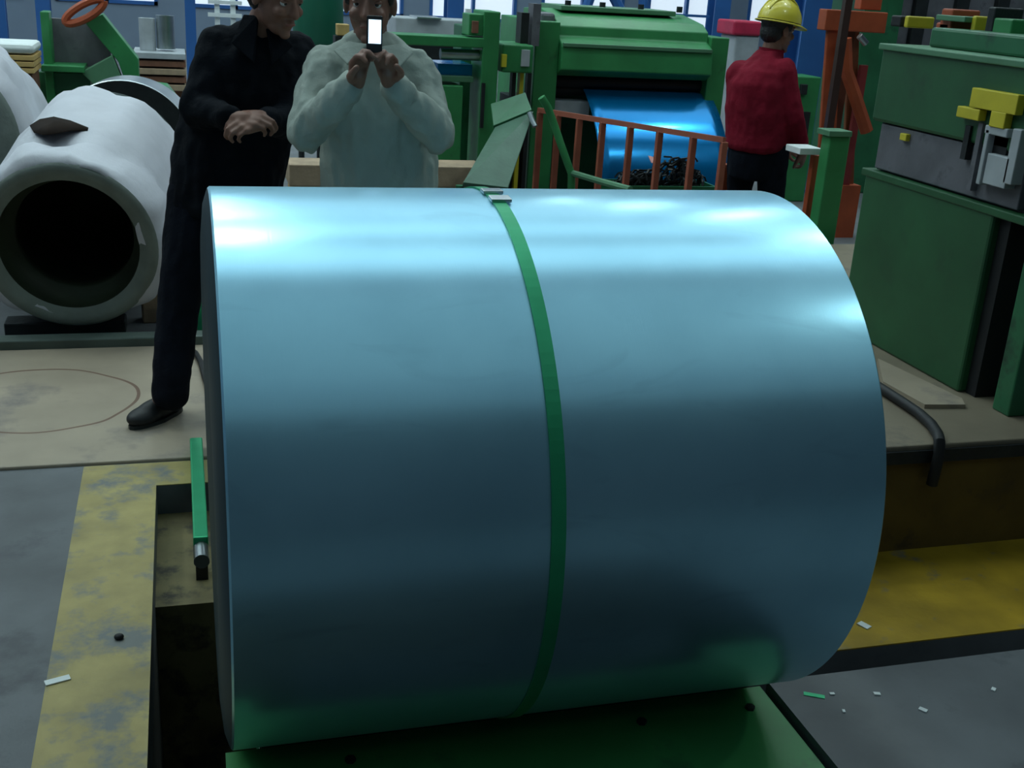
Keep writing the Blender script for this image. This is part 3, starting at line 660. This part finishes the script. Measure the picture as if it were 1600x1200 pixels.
# ------------------------------------------------------------------ middle: leveller with blue sheet
YH = 7.6
hx0 = P(872, 80, YH).x; hx1 = P(1108, 80, YH).x
lv = thing('straightening_machine', 'green sheet straightening machine with wide faceted hood above the blue sheet', 'machine', ((hx0+hx1)/2, YH+.5, 0))
zz = lambda y: P(990, y, YH).z
MB().prism([(YH+.14, zz(34)), (YH+.04, zz(46)), (YH+.03, zz(62)), (YH-.06, zz(72)), (YH-.07, zz(78)), (YH-.085, zz(112)), (YH+.0, zz(122)), (YH+.9, zz(126)), (YH+.9, zz(26)), (YH+.5, zz(22))], hx0, hx1).build('hood', m_green, lv, bevel=.008)
MB().box((hx0+.01, YH-.082, zz(77)), (hx1-.01, YH-.05, zz(71))).build('hood_lip', m_green_l, lv, bevel=.003)
MB().box((hx0+.1, YH+.3, zz(24)), (hx1-.15, YH+.8, zz(16))).build('top_plate', m_green_l, lv, bevel=.005)
MB().box((hx1, YH-.02, 0), (hx1+.14, YH+.9, zz(52))).build('side_frame', m_green, lv, bevel=.008)
MB().box((hx0-.17, YH-.02, 0), (hx0-.0, YH+.9, zz(40))).build('side_frame', m_green, lv, bevel=.008)
for k, yy in enumerate((132, 146)):
    MB().cyl((hx0, YH+.1+.05*k, zz(yy)), (hx1, YH+.1+.05*k, zz(yy)), .045, n=20).build('roller', m_dark if k else m_black, lv, smooth='auto')
MB().box((hx0, YH+.3, 0), (hx1, YH+.85, zz(150))).build('bed', m_green_d, lv, bevel=.006)
for x, y in ((886, 36), (940, 36), (1000, 38), (1060, 42)):
    p = P(x, y-10, YH+.4); MB().cyl((p.x, p.y, zz(18)), (p.x, p.y, zz(8)), .022, n=12).build('screw_jack', m_dark, lv)
wbox(866, 158, 921, 180, YH+.02, .2).build('side_tray', m_greyl, lv, bevel=.004)
# blue sheet
sb = MB(); nU, nV = 12, 18; L0, R0 = P(910, 138, YH+.08), P(1106, 150, YH+.08)
prof = []
for j in range(nV+1):
    s_ = j/nV; prof.append((YH+.08 - .50*math.sin(s_*PI/2)**1.2, P(1000, 142, YH).z - .62*s_**1.35*1.05 + .02*math.sin(s_*PI)))
for j in range(nV+1):
    for i in range(nU+1): sb.v.append(Vector((L0.x + (R0.x-L0.x)*i/nU, prof[j][0], prof[j][1])))
for j in range(nV):
    for i in range(nU): a = j*(nU+1)+i; sb.f.append((a, a+1, a+nU+2, a+nU+1))
bs = sb.build('blue_sheet', m_bluefilm, smooth=True); sd = bs.modifiers.new('t', 'SOLIDIFY'); sd.thickness = .004
tag(bs, 'blue film covered metal sheet sagging down out of the green straightening machine', 'sheet metal')

# shear frame left of the leveller
YS = 7.3
sf = thing('shear_frame', 'tall green shear frame with cross beam right of the pale shirted person', 'machine', (P(760, 100, YS).x, YS+.3, 0))
zf(MB(), 757, 783, 18, YS, .3).build('column', m_green, sf, bevel=.008)
zf(MB(), 722, 740, 40, YS+.5, .25).build('column', m_green_d, sf, bevel=.008)
wbox(598, 56, 757, 72, YS, .25).build('cross_beam', m_green, sf, bevel=.006)
wbox(733, 22, 757, 56, YS+.02, .2).build('gear_box', m_green, sf, bevel=.006)
wbox(738, 33, 748, 52, YS, .03).build('cover_plate', m_woodr, sf, bevel=.003)
p0, p1 = P(688, 84, YS+.1), P(752, 84, YS+.1); MB().cyl(p0, (p1.x, p0.y, p0.z), .035, n=16).build('roller', m_steel, sf, smooth='auto')
wbox(684, 100, 738, 118, YS+.15, .3).build('sheet_edge', m_bluefilm, sf, bevel=.003)
wbox(684, 119, 740, 128, YS+.05, .5).build('table_edge', m_green_l, sf, bevel=.003)
zf(MB(), 688, 724, 134, YS, .25).build('leg_panel', m_green, sf, bevel=.006)
wbox(752, 130, 757, 200, YS-.02, .05).build('guide_rod', m_dark, sf)
hs = thing('drive_housing', 'green drive housing with pale label plate between shear frame and straightening machine', 'machine', (P(815, 100, YS).x, YS+.3, 0))
wbox(785, 70, 833, 114, YS+.05, .4).build('casing', m_green, hs, bevel=.01)
wbox(815, 78, 828, 104, YS+.035, .02).build('label_plate', m_greyl, hs, bevel=.002)
wbox(784, 85, 792, 105, YS+.03, .03).build('warning_plate', m_yellow, hs, bevel=.002)
zf(MB(), 796, 826, 150, YS+.2, .25).build('pedestal', m_dark, hs, bevel=.006)
for x in (804, 816, 828): zf(MB(), x-3, x+3, 114, YS+.15, .06).build('stud', m_dark if x != 816 else m_yellow, hs)
for x, y in ((820, 20), (838, 6)): wbox(x-6, y, x+6, 72, YS+.2, .12).build('pipe_post', m_grey if x > 830 else m_dark, hs)
wbox(845, 20, 868, 44, YH+.1, .2).build('motor', m_grey, lv, bevel=.02)
# tilted chute
q = [P(772, 205, 6.9), P(832, 180, 6.9), P(792, 300, 6.2), P(722, 292, 6.2)]
chu = thing('delivery_chute', 'tilted pale green chute plate leaning down left of the orange fence', 'chute', (q[3].x, 6.3, 0))
MB().slab([q[3], q[2], q[1], q[0]], .03).build('plate', mat('grey green plate', (.055, .13, .085, 1), .5), chu, bevel=.004)
MB().slab([q[0]+Vector((0, 0, .01)), q[1]+Vector((0, 0, .01)), P(822, 150, 7.1), P(768, 168, 7.1)], .03).build('upper_plate', m_green_d, chu, bevel=.004)
MB().cyl(P(827, 176, 6.8), P(836, 198, 6.75), .018, n=10).build('hinge_pin', m_steel, chu, smooth='auto')
for a in (q[2], q[3]): MB().cyl((a.x, a.y+.05, 0), (a.x, a.y+.05, a.z), .025, n=10).build('leg', m_green_d, chu)
# curved green pipe and rail
tag(MB().tube([P(846, 152, 6.75), P(856, 168, 6.75), P(866, 195, 6.75), P(876, 225, 6.72), P(885, 250, 6.7), P(893, 272, 6.7), (P(893, 272, 6.7).x+.02, 6.68, 0)], .024, 12).build('pipe', m_green, smooth='auto'), 'bent green pipe running down behind the orange fence balusters', 'pipe')
tag(MB().tube([P(893, 270, 6.7), P(940, 284, 6.4), P(985, 296, 6.1)], .02, 8).build('cable_duct', m_green_l, smooth='auto'), 'thin pale duct sloping down at the foot of the orange fence', 'duct')
# orange fence
fa = G(842, 172, .8); fb = G(1132, 219, .8)
fn = thing('safety_fence', 'low faded orange safety fence with upright balusters in front of the blue sheet', 'fence', ((fa.x+fb.x)/2, (fa.y+fb.y)/2, 0))
MB().tube([fa, fb], .022, 4).build('top_rail', m_fence, fn)
lo_a, lo_b = Vector((fa.x, fa.y, .08)), Vector((fb.x, fb.y, .08)); MB().tube([lo_a, lo_b], .02, 4).build('bottom_rail', m_fence, fn)
fd = (fb-fa)
def on_fence(px):
    lo, hi = 0, 1
    for _ in range(30):
        m = (lo+hi)/2; v = (fa+fd*m+Vector((0, 0, -.2)))-EYE; c_ = sum(R[i][0]*v[i] for i in range(3))/sum(R[i][2]*v[i] for i in range(3))*F+800
        if c_ < px: lo = m
        else: hi = m
    return lo
for px in (841, 869, 902, 938, 981, 1026, 1078, 1128):
    p = fa+fd*on_fence(px); MB().box((p.x-.018, p.y-.018, 0), (p.x+.018, p.y+.018, .79)).build('baluster', m_fence, fn, bevel=.003)
p = P(1131, 275, 6.3); MB().box((p.x-.03, p.y-.03, 0), (p.x+.03, p.y+.03, P(1131, 256, 6.3).z)).build('end_post', m_orange, fn, bevel=.004)
# scrap bin: tangle of trimmed steel strips heaped in an open bin
random.seed(3)
bx0, bx1, by0, by1 = P(948, 285, 6.87).x, P(1108, 285, 6.87).x, 6.74, 7.0
bn = thing('scrap_bin', 'dark green open bin heaped with steel scrap below the blue sheet', 'bin', ((bx0+bx1)/2, 6.87, 0))
bm_ = MB().box((bx0, by0, 0), (bx1, by0+.015, .38)).box((bx0, by1-.015, 0), (bx1, by1, .38)).box((bx0, by0+.015, 0), (bx0+.015, by1-.015, .38)).box((bx1-.015, by0+.015, 0), (bx1, by1-.015, .38)).box((bx0+.015, by0+.015, .0), (bx1-.015, by1-.015, .30))
bm_.build('bin_body', m_green_d, bn)
sc = MB()
for k in range(170):
    u = random.uniform(-.5, .5); hgt = .40 + .15*math.exp(-((u-.18)/.22)**2) + .04*math.exp(-((u+.25)/.2)**2)
    c0 = Vector(((bx0+bx1)/2+u*(bx1-bx0)*.86, random.uniform(by0+.06, by1-.06), random.uniform(.34, hgt))); dirv = Vector((random.uniform(-1, 1), random.uniform(-.5, .5), random.uniform(-.4, .4)))*.07
    if c0.x+abs(dirv.x)*1.4 > bx1-.02 or c0.x-abs(dirv.x)*1.4 < bx0+.02: dirv.x *= .2
    sc.tube([c0-dirv, c0+Vector((0, 0, .02)), c0+dirv, c0+dirv*1.3+Vector((0, 0, -.03))], .008, 4)
sp_ = sc.build('steel_scrap', m_dark); tag(sp_, 'dark tangled steel trim scrap heaped in the open bin', 'scrap', None, 'stuff')
tag(MB().slab([P(1013, 243, 6.78), P(1024, 246, 6.78), P(1029, 256, 6.74), P(1018, 254, 6.74)], .004).build('paper_scrap', m_pink), 'small pinkish paper scrap lying on the steel scrap heap', 'paper')

# tank, timbers, planks behind the people
p = P(497, 40, 9.5); tk = thing('round_tank', 'dark teal green round tank between the heads of the two people', 'tank', (p.x, p.y, 0))
zb = P(497, 72, 9.5).z
MB().lathe([(0, 0), (.0, .17), (.05, .2), (.7, .2), (.78, .12), (.78, 0)], (p.x, p.y, zb), (0, 0, 1), 32).build('shell', m_tank, tk, smooth='auto')
for k in range(3):
    a = 2*PI*k/3+.5; MB().cyl((p.x+.15*math.cos(a), p.y+.15*math.sin(a), 0), (p.x+.15*math.cos(a), p.y+.15*math.sin(a), zb+.03), .025, n=8).build('leg', m_dark, tk)
tag(wbox(527, 38, 546, 56, 8.5, .1).build('cardboard_box', m_woody, bevel=.005), 'small orange brown box seen between tank and person in pale shirt', 'box')
# stand under the box
zf(MB(), 524, 549, 57, 8.48, .14).build('box_stand', m_dark); tag(bpy.data.objects['box_stand'], 'dark narrow stand carrying the small orange brown box', 'stand')
lab = ['topmost timber of the stack behind the pale shirted person', 'second timber from the top of the stack behind the pale shirted person', 'third timber from the top of the stack behind the pale shirted person', 'bottom timber of the stack behind the pale shirted person']
for k, zz_ in enumerate((.45, .325, .195, .065)):
    timber((1.17, 6.72+.015*(k % 2), zz_), (1, 0, 0), (1.16-.03*k, .26, .13 if k == 3 else .125), [m_wood, m_woody, m_wood, m_tan][k], lab[k], 'timbers behind the people')
# ------------------------------------------------------------------ left background
YU = 9.6
un = thing('uncoiler', 'green uncoiler stand with slanting arm and orange ring at upper left', 'machine', (P(130, 110, YU).x, YU, 0))
zf(MB(), 62, 76, 18, YU, .2).build('post', m_green, un, bevel=.008)
wbox(64, 103, 132, 113, YU-.1, .5).build('base_beam', m_green, un, bevel=.006)
MB().prism([(P(132, 34, YU).x, P(132, 34, YU).z), (P(160, 22, YU).x, P(160, 22, YU).z), (P(216, 92, YU).x, P(216, 92, YU).z), (P(218, 134, YU).x, P(218, 134, YU).z), (P(196, 128, YU).x, P(196, 128, YU).z), (P(185, 96, YU).x, P(185, 96, YU).z)], YU-.02, YU+.2, 'y').build('slanting_arm', m_green, un, bevel=.006)
MB().prism([(P(128, 112, YU).x, P(128, 112, YU).z), (P(176, 86, YU).x, P(176, 86, YU).z), (P(194, 130, YU).x, P(194, 130, YU).z), (P(150, 134, YU).x, P(150, 134, YU).z)], YU-.06, YU+.1, 'y').build('gusset', m_green_l, un, bevel=.004)
wbox(77, 30, 172, 104, YU+.22, .06).build('back_panel', m_grey, un, bevel=.004)
zf(MB(), 60, 140, 113, YU+.05, .5).build('pedestal', m_green_d, un, bevel=.01)
rgp = [P(132+34*math.cos(t_)*math.cos(.5)+11*math.sin(t_)*math.sin(.5), 18-34*math.cos(t_)*math.sin(.5)+11*math.sin(t_)*math.cos(.5), YU-.1) for t_ in [2*PI*k/24 for k in range(25)]]
MB().tube(rgp, .03, 8).build('guard_ring', m_orange, un, smooth='auto', label='orange oval guard ring')
# clutter round the uncoiler
pl = thing('timber_crate', 'yellow timber crate with a white sheet on top at the left edge', 'crate', (P(22, 118, 9).x, 9, 0))
for k in range(3): wbox(-20, 86+10*k, 53, 94+10*k, 9, .5).build('board', m_woody, pl, bevel=.004)
wbox(-20, 68, 53, 84, 9.0, .5).build('cover_sheet', m_chip, pl, bevel=.03)
zf(MB(), -20, 50, 115, 9.05, .45).build('skid', m_woodr, pl)
YR = 11.5
for k, (xa, ya, xb, yb) in enumerate(((216, 28, 242, 78), (243, 24, 272, 76))):
    p0 = P((xa+xb)/2, ya, YR); z0_ = P((xa+xb)/2, yb, YR).z; r_ = (P(xb, ya, YR).x-P(xa, ya, YR).x)/2
    MBo = MB().lathe([(0, 0), (0, r_), (p0.z-z0_, r_), (p0.z-z0_, r_*.5), (p0.z-z0_-.05, r_*.5), (p0.z-z0_-.05, 0)], (p0.x, YR, z0_), (0, 0, 1), 28).build('metal_roll', m_steel if k else m_greyl, smooth='auto')
    tag(MBo, ['dull grey upright metal roll on a pallet, left of the pair', 'shiny upright metal roll on a pallet, right of the pair'][k], 'roll')
pa = thing('pallet', 'wooden pallet stack carrying two upright metal rolls', 'pallet', (P(245, 130, YR).x, YR, 0))
for k in range(5):
    za = P(245, 136-12*k, YR).z
    MB().box((P(210, 100, YR).x, YR-.3+.02*(k % 2), za), (P(290, 100, YR).x, YR+.35, P(245, 127-12*k, YR).z)).build('board', [m_wood, m_woodr, m_wood, m_woodr, m_greyl][k], pa, bevel=.004)
zf(MB(), 215, 285, 136, YR-.2, .5).build('block', m_woodr, pa)
bsn = thing('low_machine', 'low green machine with sloped end behind the black coated person', 'machine', (P(275, 170, 8).x, 8, 0))
MB().prism([(P(235, 150, 8).x, 0), (P(312, 210, 8).x, 0), (P(312, 210, 8).x, P(312, 206, 8).z), (P(262, 146, 8).x, P(262, 142, 8).z), (P(235, 146, 8).x, P(235, 138, 8).z)], 7.8, 8.5, 'y').build('casing', m_green, bsn, bevel=.01)
MB().cyl((P(268, 160, 7.78).x, 7.80, P(268, 172, 7.78).z), (P(268, 160, 7.78).x, 7.76, P(268, 172, 7.78).z), .04, n=14).build('cover', m_green_d, bsn)

# columns far behind
def column(px, wpx, Y, label, m=m_blue):
    x = P(px, 40, Y).x; w_ = wpx/2*Y/F*1.05
    t = thing('steel_column', label, 'column', (x, Y, 0))
    for s_ in (-1, 1): MB().box((x-w_, Y+s_*w_-.012, 0), (x+w_, Y+s_*w_+.012, ZC)).build('flange', m, t)
    MB().box((x-.012, Y-w_, 0), (x+.012, Y+w_, ZC)).build('web', m, t)
    MB().box((x-w_*1.4, Y-w_*1.4, 0), (x+w_*1.4, Y+w_*1.4, .03)).build('base_plate', m, t)
column(1262, 46, 8.75, 'wide bright blue steel column just right of the yellow helmet')
column(1120, 26, 14, 'blue steel column behind the right end of the straightening machine hood')
column(298, 14, 14, 'slim blue steel column left of the black coated person')
column(4, 12, 13, 'dark blue steel column at the extreme left edge')
column(708, 24, 15, 'blue steel column above the cross beam of the shear frame')
column(70, 18, 18, 'far blue steel column above the green uncoiler')
# blue truss bracing behind the hood
tb = thing('blue_bracing', 'blue diagonal steel bracing standing behind the straightening machine hood', 'bracing', (P(940, 20, 13).x, 13, 0))
for a, b_ in (((905, 45), (935, -40)), ((985, 45), (940, -40)), ((1005, 45), (1005, -40))):
    MB().cyl(P(a[0], a[1], 13), P(b_[0], b_[1], 13), .06, n=8).build('brace', m_blue, tb)
for x in (905, 985, 1005):
    p = P(x, 45, 13); MB().cyl((p.x, 13, 0), p, .06, n=8).build('post', m_blue, tb)
wbox(880, 18, 1110, 22, 13.1, .08).build('rail', m_blue, tb)
# white frames upper left and centre
fr = thing('white_rack', 'white barred rack standing far behind the black coated person', 'rack', (P(355, 20, 15).x, 15, 0))
for x in (338, 363): zf(MB(), x-4, x+4, -30, 15, .08).build('upright', m_chip, fr)
for y in (4, 24): wbox(325, y-3, 378, y+3, 14.97, .06).build('crossbar', m_chip, fr)
cab = thing('control_desk', 'pale grey control desk with shiny top behind the shear frame beam', 'desk', (P(660, 50, 11).x, 11, 0))
wbox(618, 30, 742, 62, 11, .5).build('cabinet', m_greyl, cab, bevel=.01)
wbox(652, 27, 690, 30, 10.95, .4).build('top_plate', m_steel, cab, bevel=.003)
zf(MB(), 620, 740, 62, 11.05, .4).build('plinth', m_dark, cab)
wbox(728, 14, 736, 56, 10.9, .06).build('stand_pipe', m_chip, cab)
sh_ = thing('red_trolley', 'red and white bin far behind the worker in red', 'bin', (P(1168, 45, 11).x, 11, 0))
wbox(1146, 33, 1190, 56, 11, .4).build('lid', mat('bright red paint', (.55, .03, .08, 1), .4), sh_, bevel=.02)
zf(MB(), 1150, 1188, 56, 11.02, .36).build('bin_body', m_greyl, sh_, bevel=.02)

# ------------------------------------------------------------------ right: orange frame, green posts, big cabinet
YO = 6.9
of = thing('orange_guard_frame', 'orange steel guard frame between the blue column and the big green cabinet', 'frame', (P(1320, 200, YO).x, YO, 0))
MB().slab([P(1272, 300, YO), P(1298, 300, YO), P(1314, 16, YO), P(1292, 16, YO)], .03).build('post', m_orange, of, bevel=.005)
MB().slab([P(1314, 300, YO+.1), P(1330, 300, YO+.1), P(1340, 40, YO+.1), P(1324, 40, YO+.1)], .03).build('post', mat('brown orange steel', (.22, .06, .02, 1), .55), of, bevel=.005)
wbox(1290, 17, 1386, 50, YO-.05, .1).build('top_plate', m_orange, of, bevel=.006)
wbox(1347, -25, 1380, 16, YO, .08).build('upper_plate', m_orange, of, bevel=.006)
MB().tube([P(1320, 60, YO-.1), P(1322, 110, YO-.1), P(1336, 150, YO-.1), P(1354, 205, YO-.1)], .045, 8).build('curved_brace', m_orange, of, smooth='auto')
for x in (1276, 1322): MB().box((P(x, 300, YO).x-.03, YO, 0), (P(x+22, 300, YO).x, YO+.1, P(x, 290, YO).z)).build('foot', m_orange, of)
wbox(1304, 48, 1324, 215, YO+.03, .02).build('infill_plate', mat('rust brown plate', (.13, .035, .015, 1), .6), of)
zf(MB(), 1346, 1357, 102, YO+.02, .03).build('post', mat('dull red steel', (.25, .03, .03, 1), .5), of)
MB().cyl(P(1343, 56, YO-.2), P(1353, 68, YO-.2), .022, n=10).build('lamp_cap', m_steel, of)
tag(zf(MB(), 1325, 1336, -20, YO-.35, .04).build('dark_pipe', mat('dark brown pipe', (.05, .022, .018, 1), .5)), 'thin dark brown upright pipe in front of the orange guard frame', 'pipe')
gb = thing('green_post', 'stout green post with slanted cap left of the big cabinet', 'post', (P(1310, 250, 5.4).x, 5.4, PZ))
zf(MB(), 1298, 1330, 213, 5.4, .09, 0).build('post_body', m_green, gb, bevel=.008)
wbox(1296, 205, 1332, 214, 5.38, .13).build('cap', m_green_l, gb, bevel=.004)
op = thing('orange_stand', 'thin orange stand with small pale top plate beside the worker in red', 'stand', (P(1276, 300, 5.6).x, 5.6, 0))
zf(MB(), 1272, 1284, 243, 5.6, .04).build('upright', m_orange, op, bevel=.003)
wbox(1250, 232, 1285, 242, 5.55, .16).build('top_plate', m_chip, op, bevel=.003)
gx = thing('valve_cabinet', 'green valve cabinet behind the worker in red, below the blue column', 'cabinet', (P(1268, 200, 8.2).x, 8.2, 0))
zf(MB(), 1246, 1284, 120, 8.2, .3).build('casing', m_green, gx, bevel=.01)
wbox(1252, 132, 1262, 148, 8.17, .04).build('gauge', m_black, gx, bevel=.004)
wbox(1250, 175, 1264, 215, 8.17, .04).build('door_gap', m_dark, gx)

dm = thing('dark_press', 'tall dark green press behind the orange guard frame and the big cabinet', 'machine', (P(1450, 60, 8.6).x, 8.9, 0))
xa_, xb_ = P(1345, 60, 8.6).x, P(1660, 60, 8.6).x
MB().box((xa_, 8.6, 0), (xa_+.35, 9.2, 2.3)).build('column', m_green_d, dm, bevel=.01)
MB().box((xb_-.35, 8.6, 0), (xb_, 9.2, 2.3)).build('column', m_green_d, dm, bevel=.01)
MB().box((xa_+.35, 8.7, 0), (xb_-.35, 9.1, 1.0)).build('bed', m_dark, dm, bevel=.01)
MB().box((xa_+.35, 8.7, 1.0), (xb_-.35, 9.1, 2.1)).build('ram', m_grey, dm, bevel=.01)
for k in range(3): MB().box((xa_+.5+.4*k, 8.64, 1.05), (xa_+.62+.4*k, 8.7, 2.1)).build('guide', m_dark, dm, bevel=.006)
X0 = 2.50
cb_ = thing('machine_cabinet', 'big dark green machine cabinet with grey panel and yellow bracket at the right edge', 'machine', (3.1, 3.4, PZ))
ya, yb_ = 2.2, 3.80
zt = 1.44
MB().box((X0, 3.03, PZ), (3.9, yb_-.02, .99)).build('lower_body', m_cab, cb_, bevel=.01)
MB().box((X0+.04, 2.4, .99), (3.9, yb_-.03, 1.17)).build('middle_body', m_dark, cb_)
MB().box((X0, ya, 1.17), (3.9, yb_, 1.435)).build('upper_body', m_cab, cb_, bevel=.012)
MB().box((X0-.012, ya, 1.425), (3.9, yb_+.01, 1.447)).build('top_edge', m_green_l, cb_, bevel=.004)
MB().box((X0+.12, ya, 1.447), (3.8, yb_-.1, 1.515)).build('top_deck', m_green_d, cb_, bevel=.01)
MB().box((X0+.015, 2.95, 1.0), (X0+.05, yb_-.05, 1.165)).build('grey_panel', m_grey, cb_, bevel=.004)
MB().box((X0-.003, 3.56, 1.125), (X0+.016, 3.60, 1.15)).build('yellow_knob', m_yellow, cb_, bevel=.003)
# rail edges under the panel
MB().box((X0-.006, 2.4, .965), (X0+.06, yb_, .992)).build('ledge', m_cab, cb_, bevel=.004)
MB().box((X0+.02, 2.80, PZ), (X0+.2, 2.88, 1.17)).build('corner_post', m_green_d, cb_, bevel=.006)
MB().box((X0+.03, 2.98, PZ), (3.9, 3.03, .985)).build('shade_panel', m_black, cb_)  # black sheet added to paint the shaded near end dark
# yellow bracket and pale box with a square hole, on the left face
def xbox(mb, x0p, y0p, x1p, y1p, X, dep):
    a = PX(x0p, (y0p+y1p)/2, X); c = PX(x1p, (y0p+y1p)/2, X); zt_ = PX((x0p+x1p)/2, y0p, X).z; zb_ = PX((x0p+x1p)/2, y1p, X).z
    return mb.box((X, min(a.y, c.y), zb_), (X+dep, max(a.y, c.y), zt_))
ybk = MB(); XB = X0-.03
xbox(ybk, 1515, 142, 1590, 174, XB, .03); xbox(ybk, 1494, 168, 1530, 186, XB, .03); xbox(ybk, 1546, 174, 1570, 200, XB, .03)
ybk.build('yellow_bracket', m_yellow, cb_, bevel=.003)
pb = MB(); xbox(pb, 1532, 200, 1538, 290, XB+.005, .06); xbox(pb, 1574, 200, 1588, 290, XB+.005, .06); xbox(pb, 1538, 198, 1574, 212, XB+.005, .06); xbox(pb, 1538, 242, 1574, 292, XB+.005, .06)
pbx = pb.build('pale_box', m_greyl, cb_, bevel=.003); xbox(MB(), 1538, 212, 1574, 242, XB+.03, .02).build('dark_opening', m_black, pbx)
xbox(MB(), 1504, 195, 1512, 250, XB+.02, .03).build('lever', m_dark, cb_); xbox(MB(), 1519, 190, 1526, 300, XB+.02, .03).build('slide_rod', m_grey, cb_)
# clutter on the cabinet top
for (x, y, w_, h_, m, nm) in ((1470, 40, 36, 12, m_orange, 'valve_block'), (1478, 18, 32, 12, m_orange, 'valve_cap'), (1414, 30, 12, 14, m_yellow, 'yellow_fitting'), (1519, 30, 12, 14, m_yellow, 'yellow_fitting'), (1395, 34, 30, 26, m_black, 'pump'), (1560, 40, 50, 30, m_green, 'manifold'), (1540, 26, 20, 40, m_dark, 'solenoid')):
    p = PX(x, y+h_, X0+.25); q_ = w_*p.y/F*1.0
    MB().box((p.x, p.y-q_/2, 1.5), (p.x+.12, p.y+q_/2, PX(x, y-h_*.4, X0+.25).z+.0)).build(nm, m, cb_, bevel=.006)
xbox(MB(), 1462, 24, 1508, 33, X0+.22, .2).build('pale_plate', m_green_l, cb_, bevel=.003)
# hose on the platform
hp = [G(x, y, PZ+.018) for x, y in ((1360, 596), (1385, 612), (1410, 628), (1435, 645), (1455, 663), (1466, 680), (1468, 690))]
hp.append(Vector((hp[-1].x+.0, 2.60, PZ-.02))); hp.append(Vector((hp[-1].x, 2.606, PZ-.12)))
tag(MB().tube(hp, .017, 10).build('hose', m_black, smooth='auto'), 'black hose curving across the raised platform and over its edge', 'hose')
tag(MB().prism([(G(x, y, PZ+.014).x, G(x, y, PZ+.014).y) for x, y in ((1372, 560), (1380, 596), (1445, 632), (1508, 632), (1503, 622))], PZ, PZ+.014, 'z').build('cover_plate', m_tan), 'tan cover plate lying on the raised platform at the cabinet foot', 'plate')

# litter on the floors
for (x, y, s_, z, lb) in ((1350, 978, .022, .004, 'white paper chip on the yellow floor right of the coil'), (1442, 1110, .013, 0, 'largest white paper chip on the grey floor at lower right'), (1370, 1085, .011, 0, 'small pale chip on grey floor left of the largest white chip'), (1300, 1085, .008, 0, 'tiny pale flake on the grey floor nearest the green deck corner'), (1552, 1078, .010, 0, 'pale flake on the grey floor near the right edge'), (1318, 1112, .007, 0, 'tiny flake below the others near the green deck')):
    p = G(x, y, z); tag(MB().cbox(p+Vector((0, 0, .002)), (s_*1.5, s_, .003), Matrix.Rotation(x*1.3, 3, 'Z')).build('paper_chip', m_chip), lb, 'paper')
p = G(1272, 1087); tag(MB().cbox(p+Vector((0, 0, .001)), (.05, .014, .002), Matrix.Rotation(-.5, 3, 'Z')).build('paint_flake', m_strap), 'green paint flake on the grey floor beside the green deck', 'flake')
p = G(90, 1064, .003); tag(MB().cbox(p+Vector((0, 0, .002)), (.055, .02, .003), Matrix.Rotation(.3, 3, 'Z')).build('paper_strip', m_chip), 'torn white paper strip on the yellow stripe at lower left', 'paper')
p = G(186, 998, .003); tag(MB().ball(p+Vector((0, 0, .006)), (.012, .010, .008)).build('pebble', m_black, smooth=True), 'small dark lump on the yellow stripe at lower left', 'pebble')
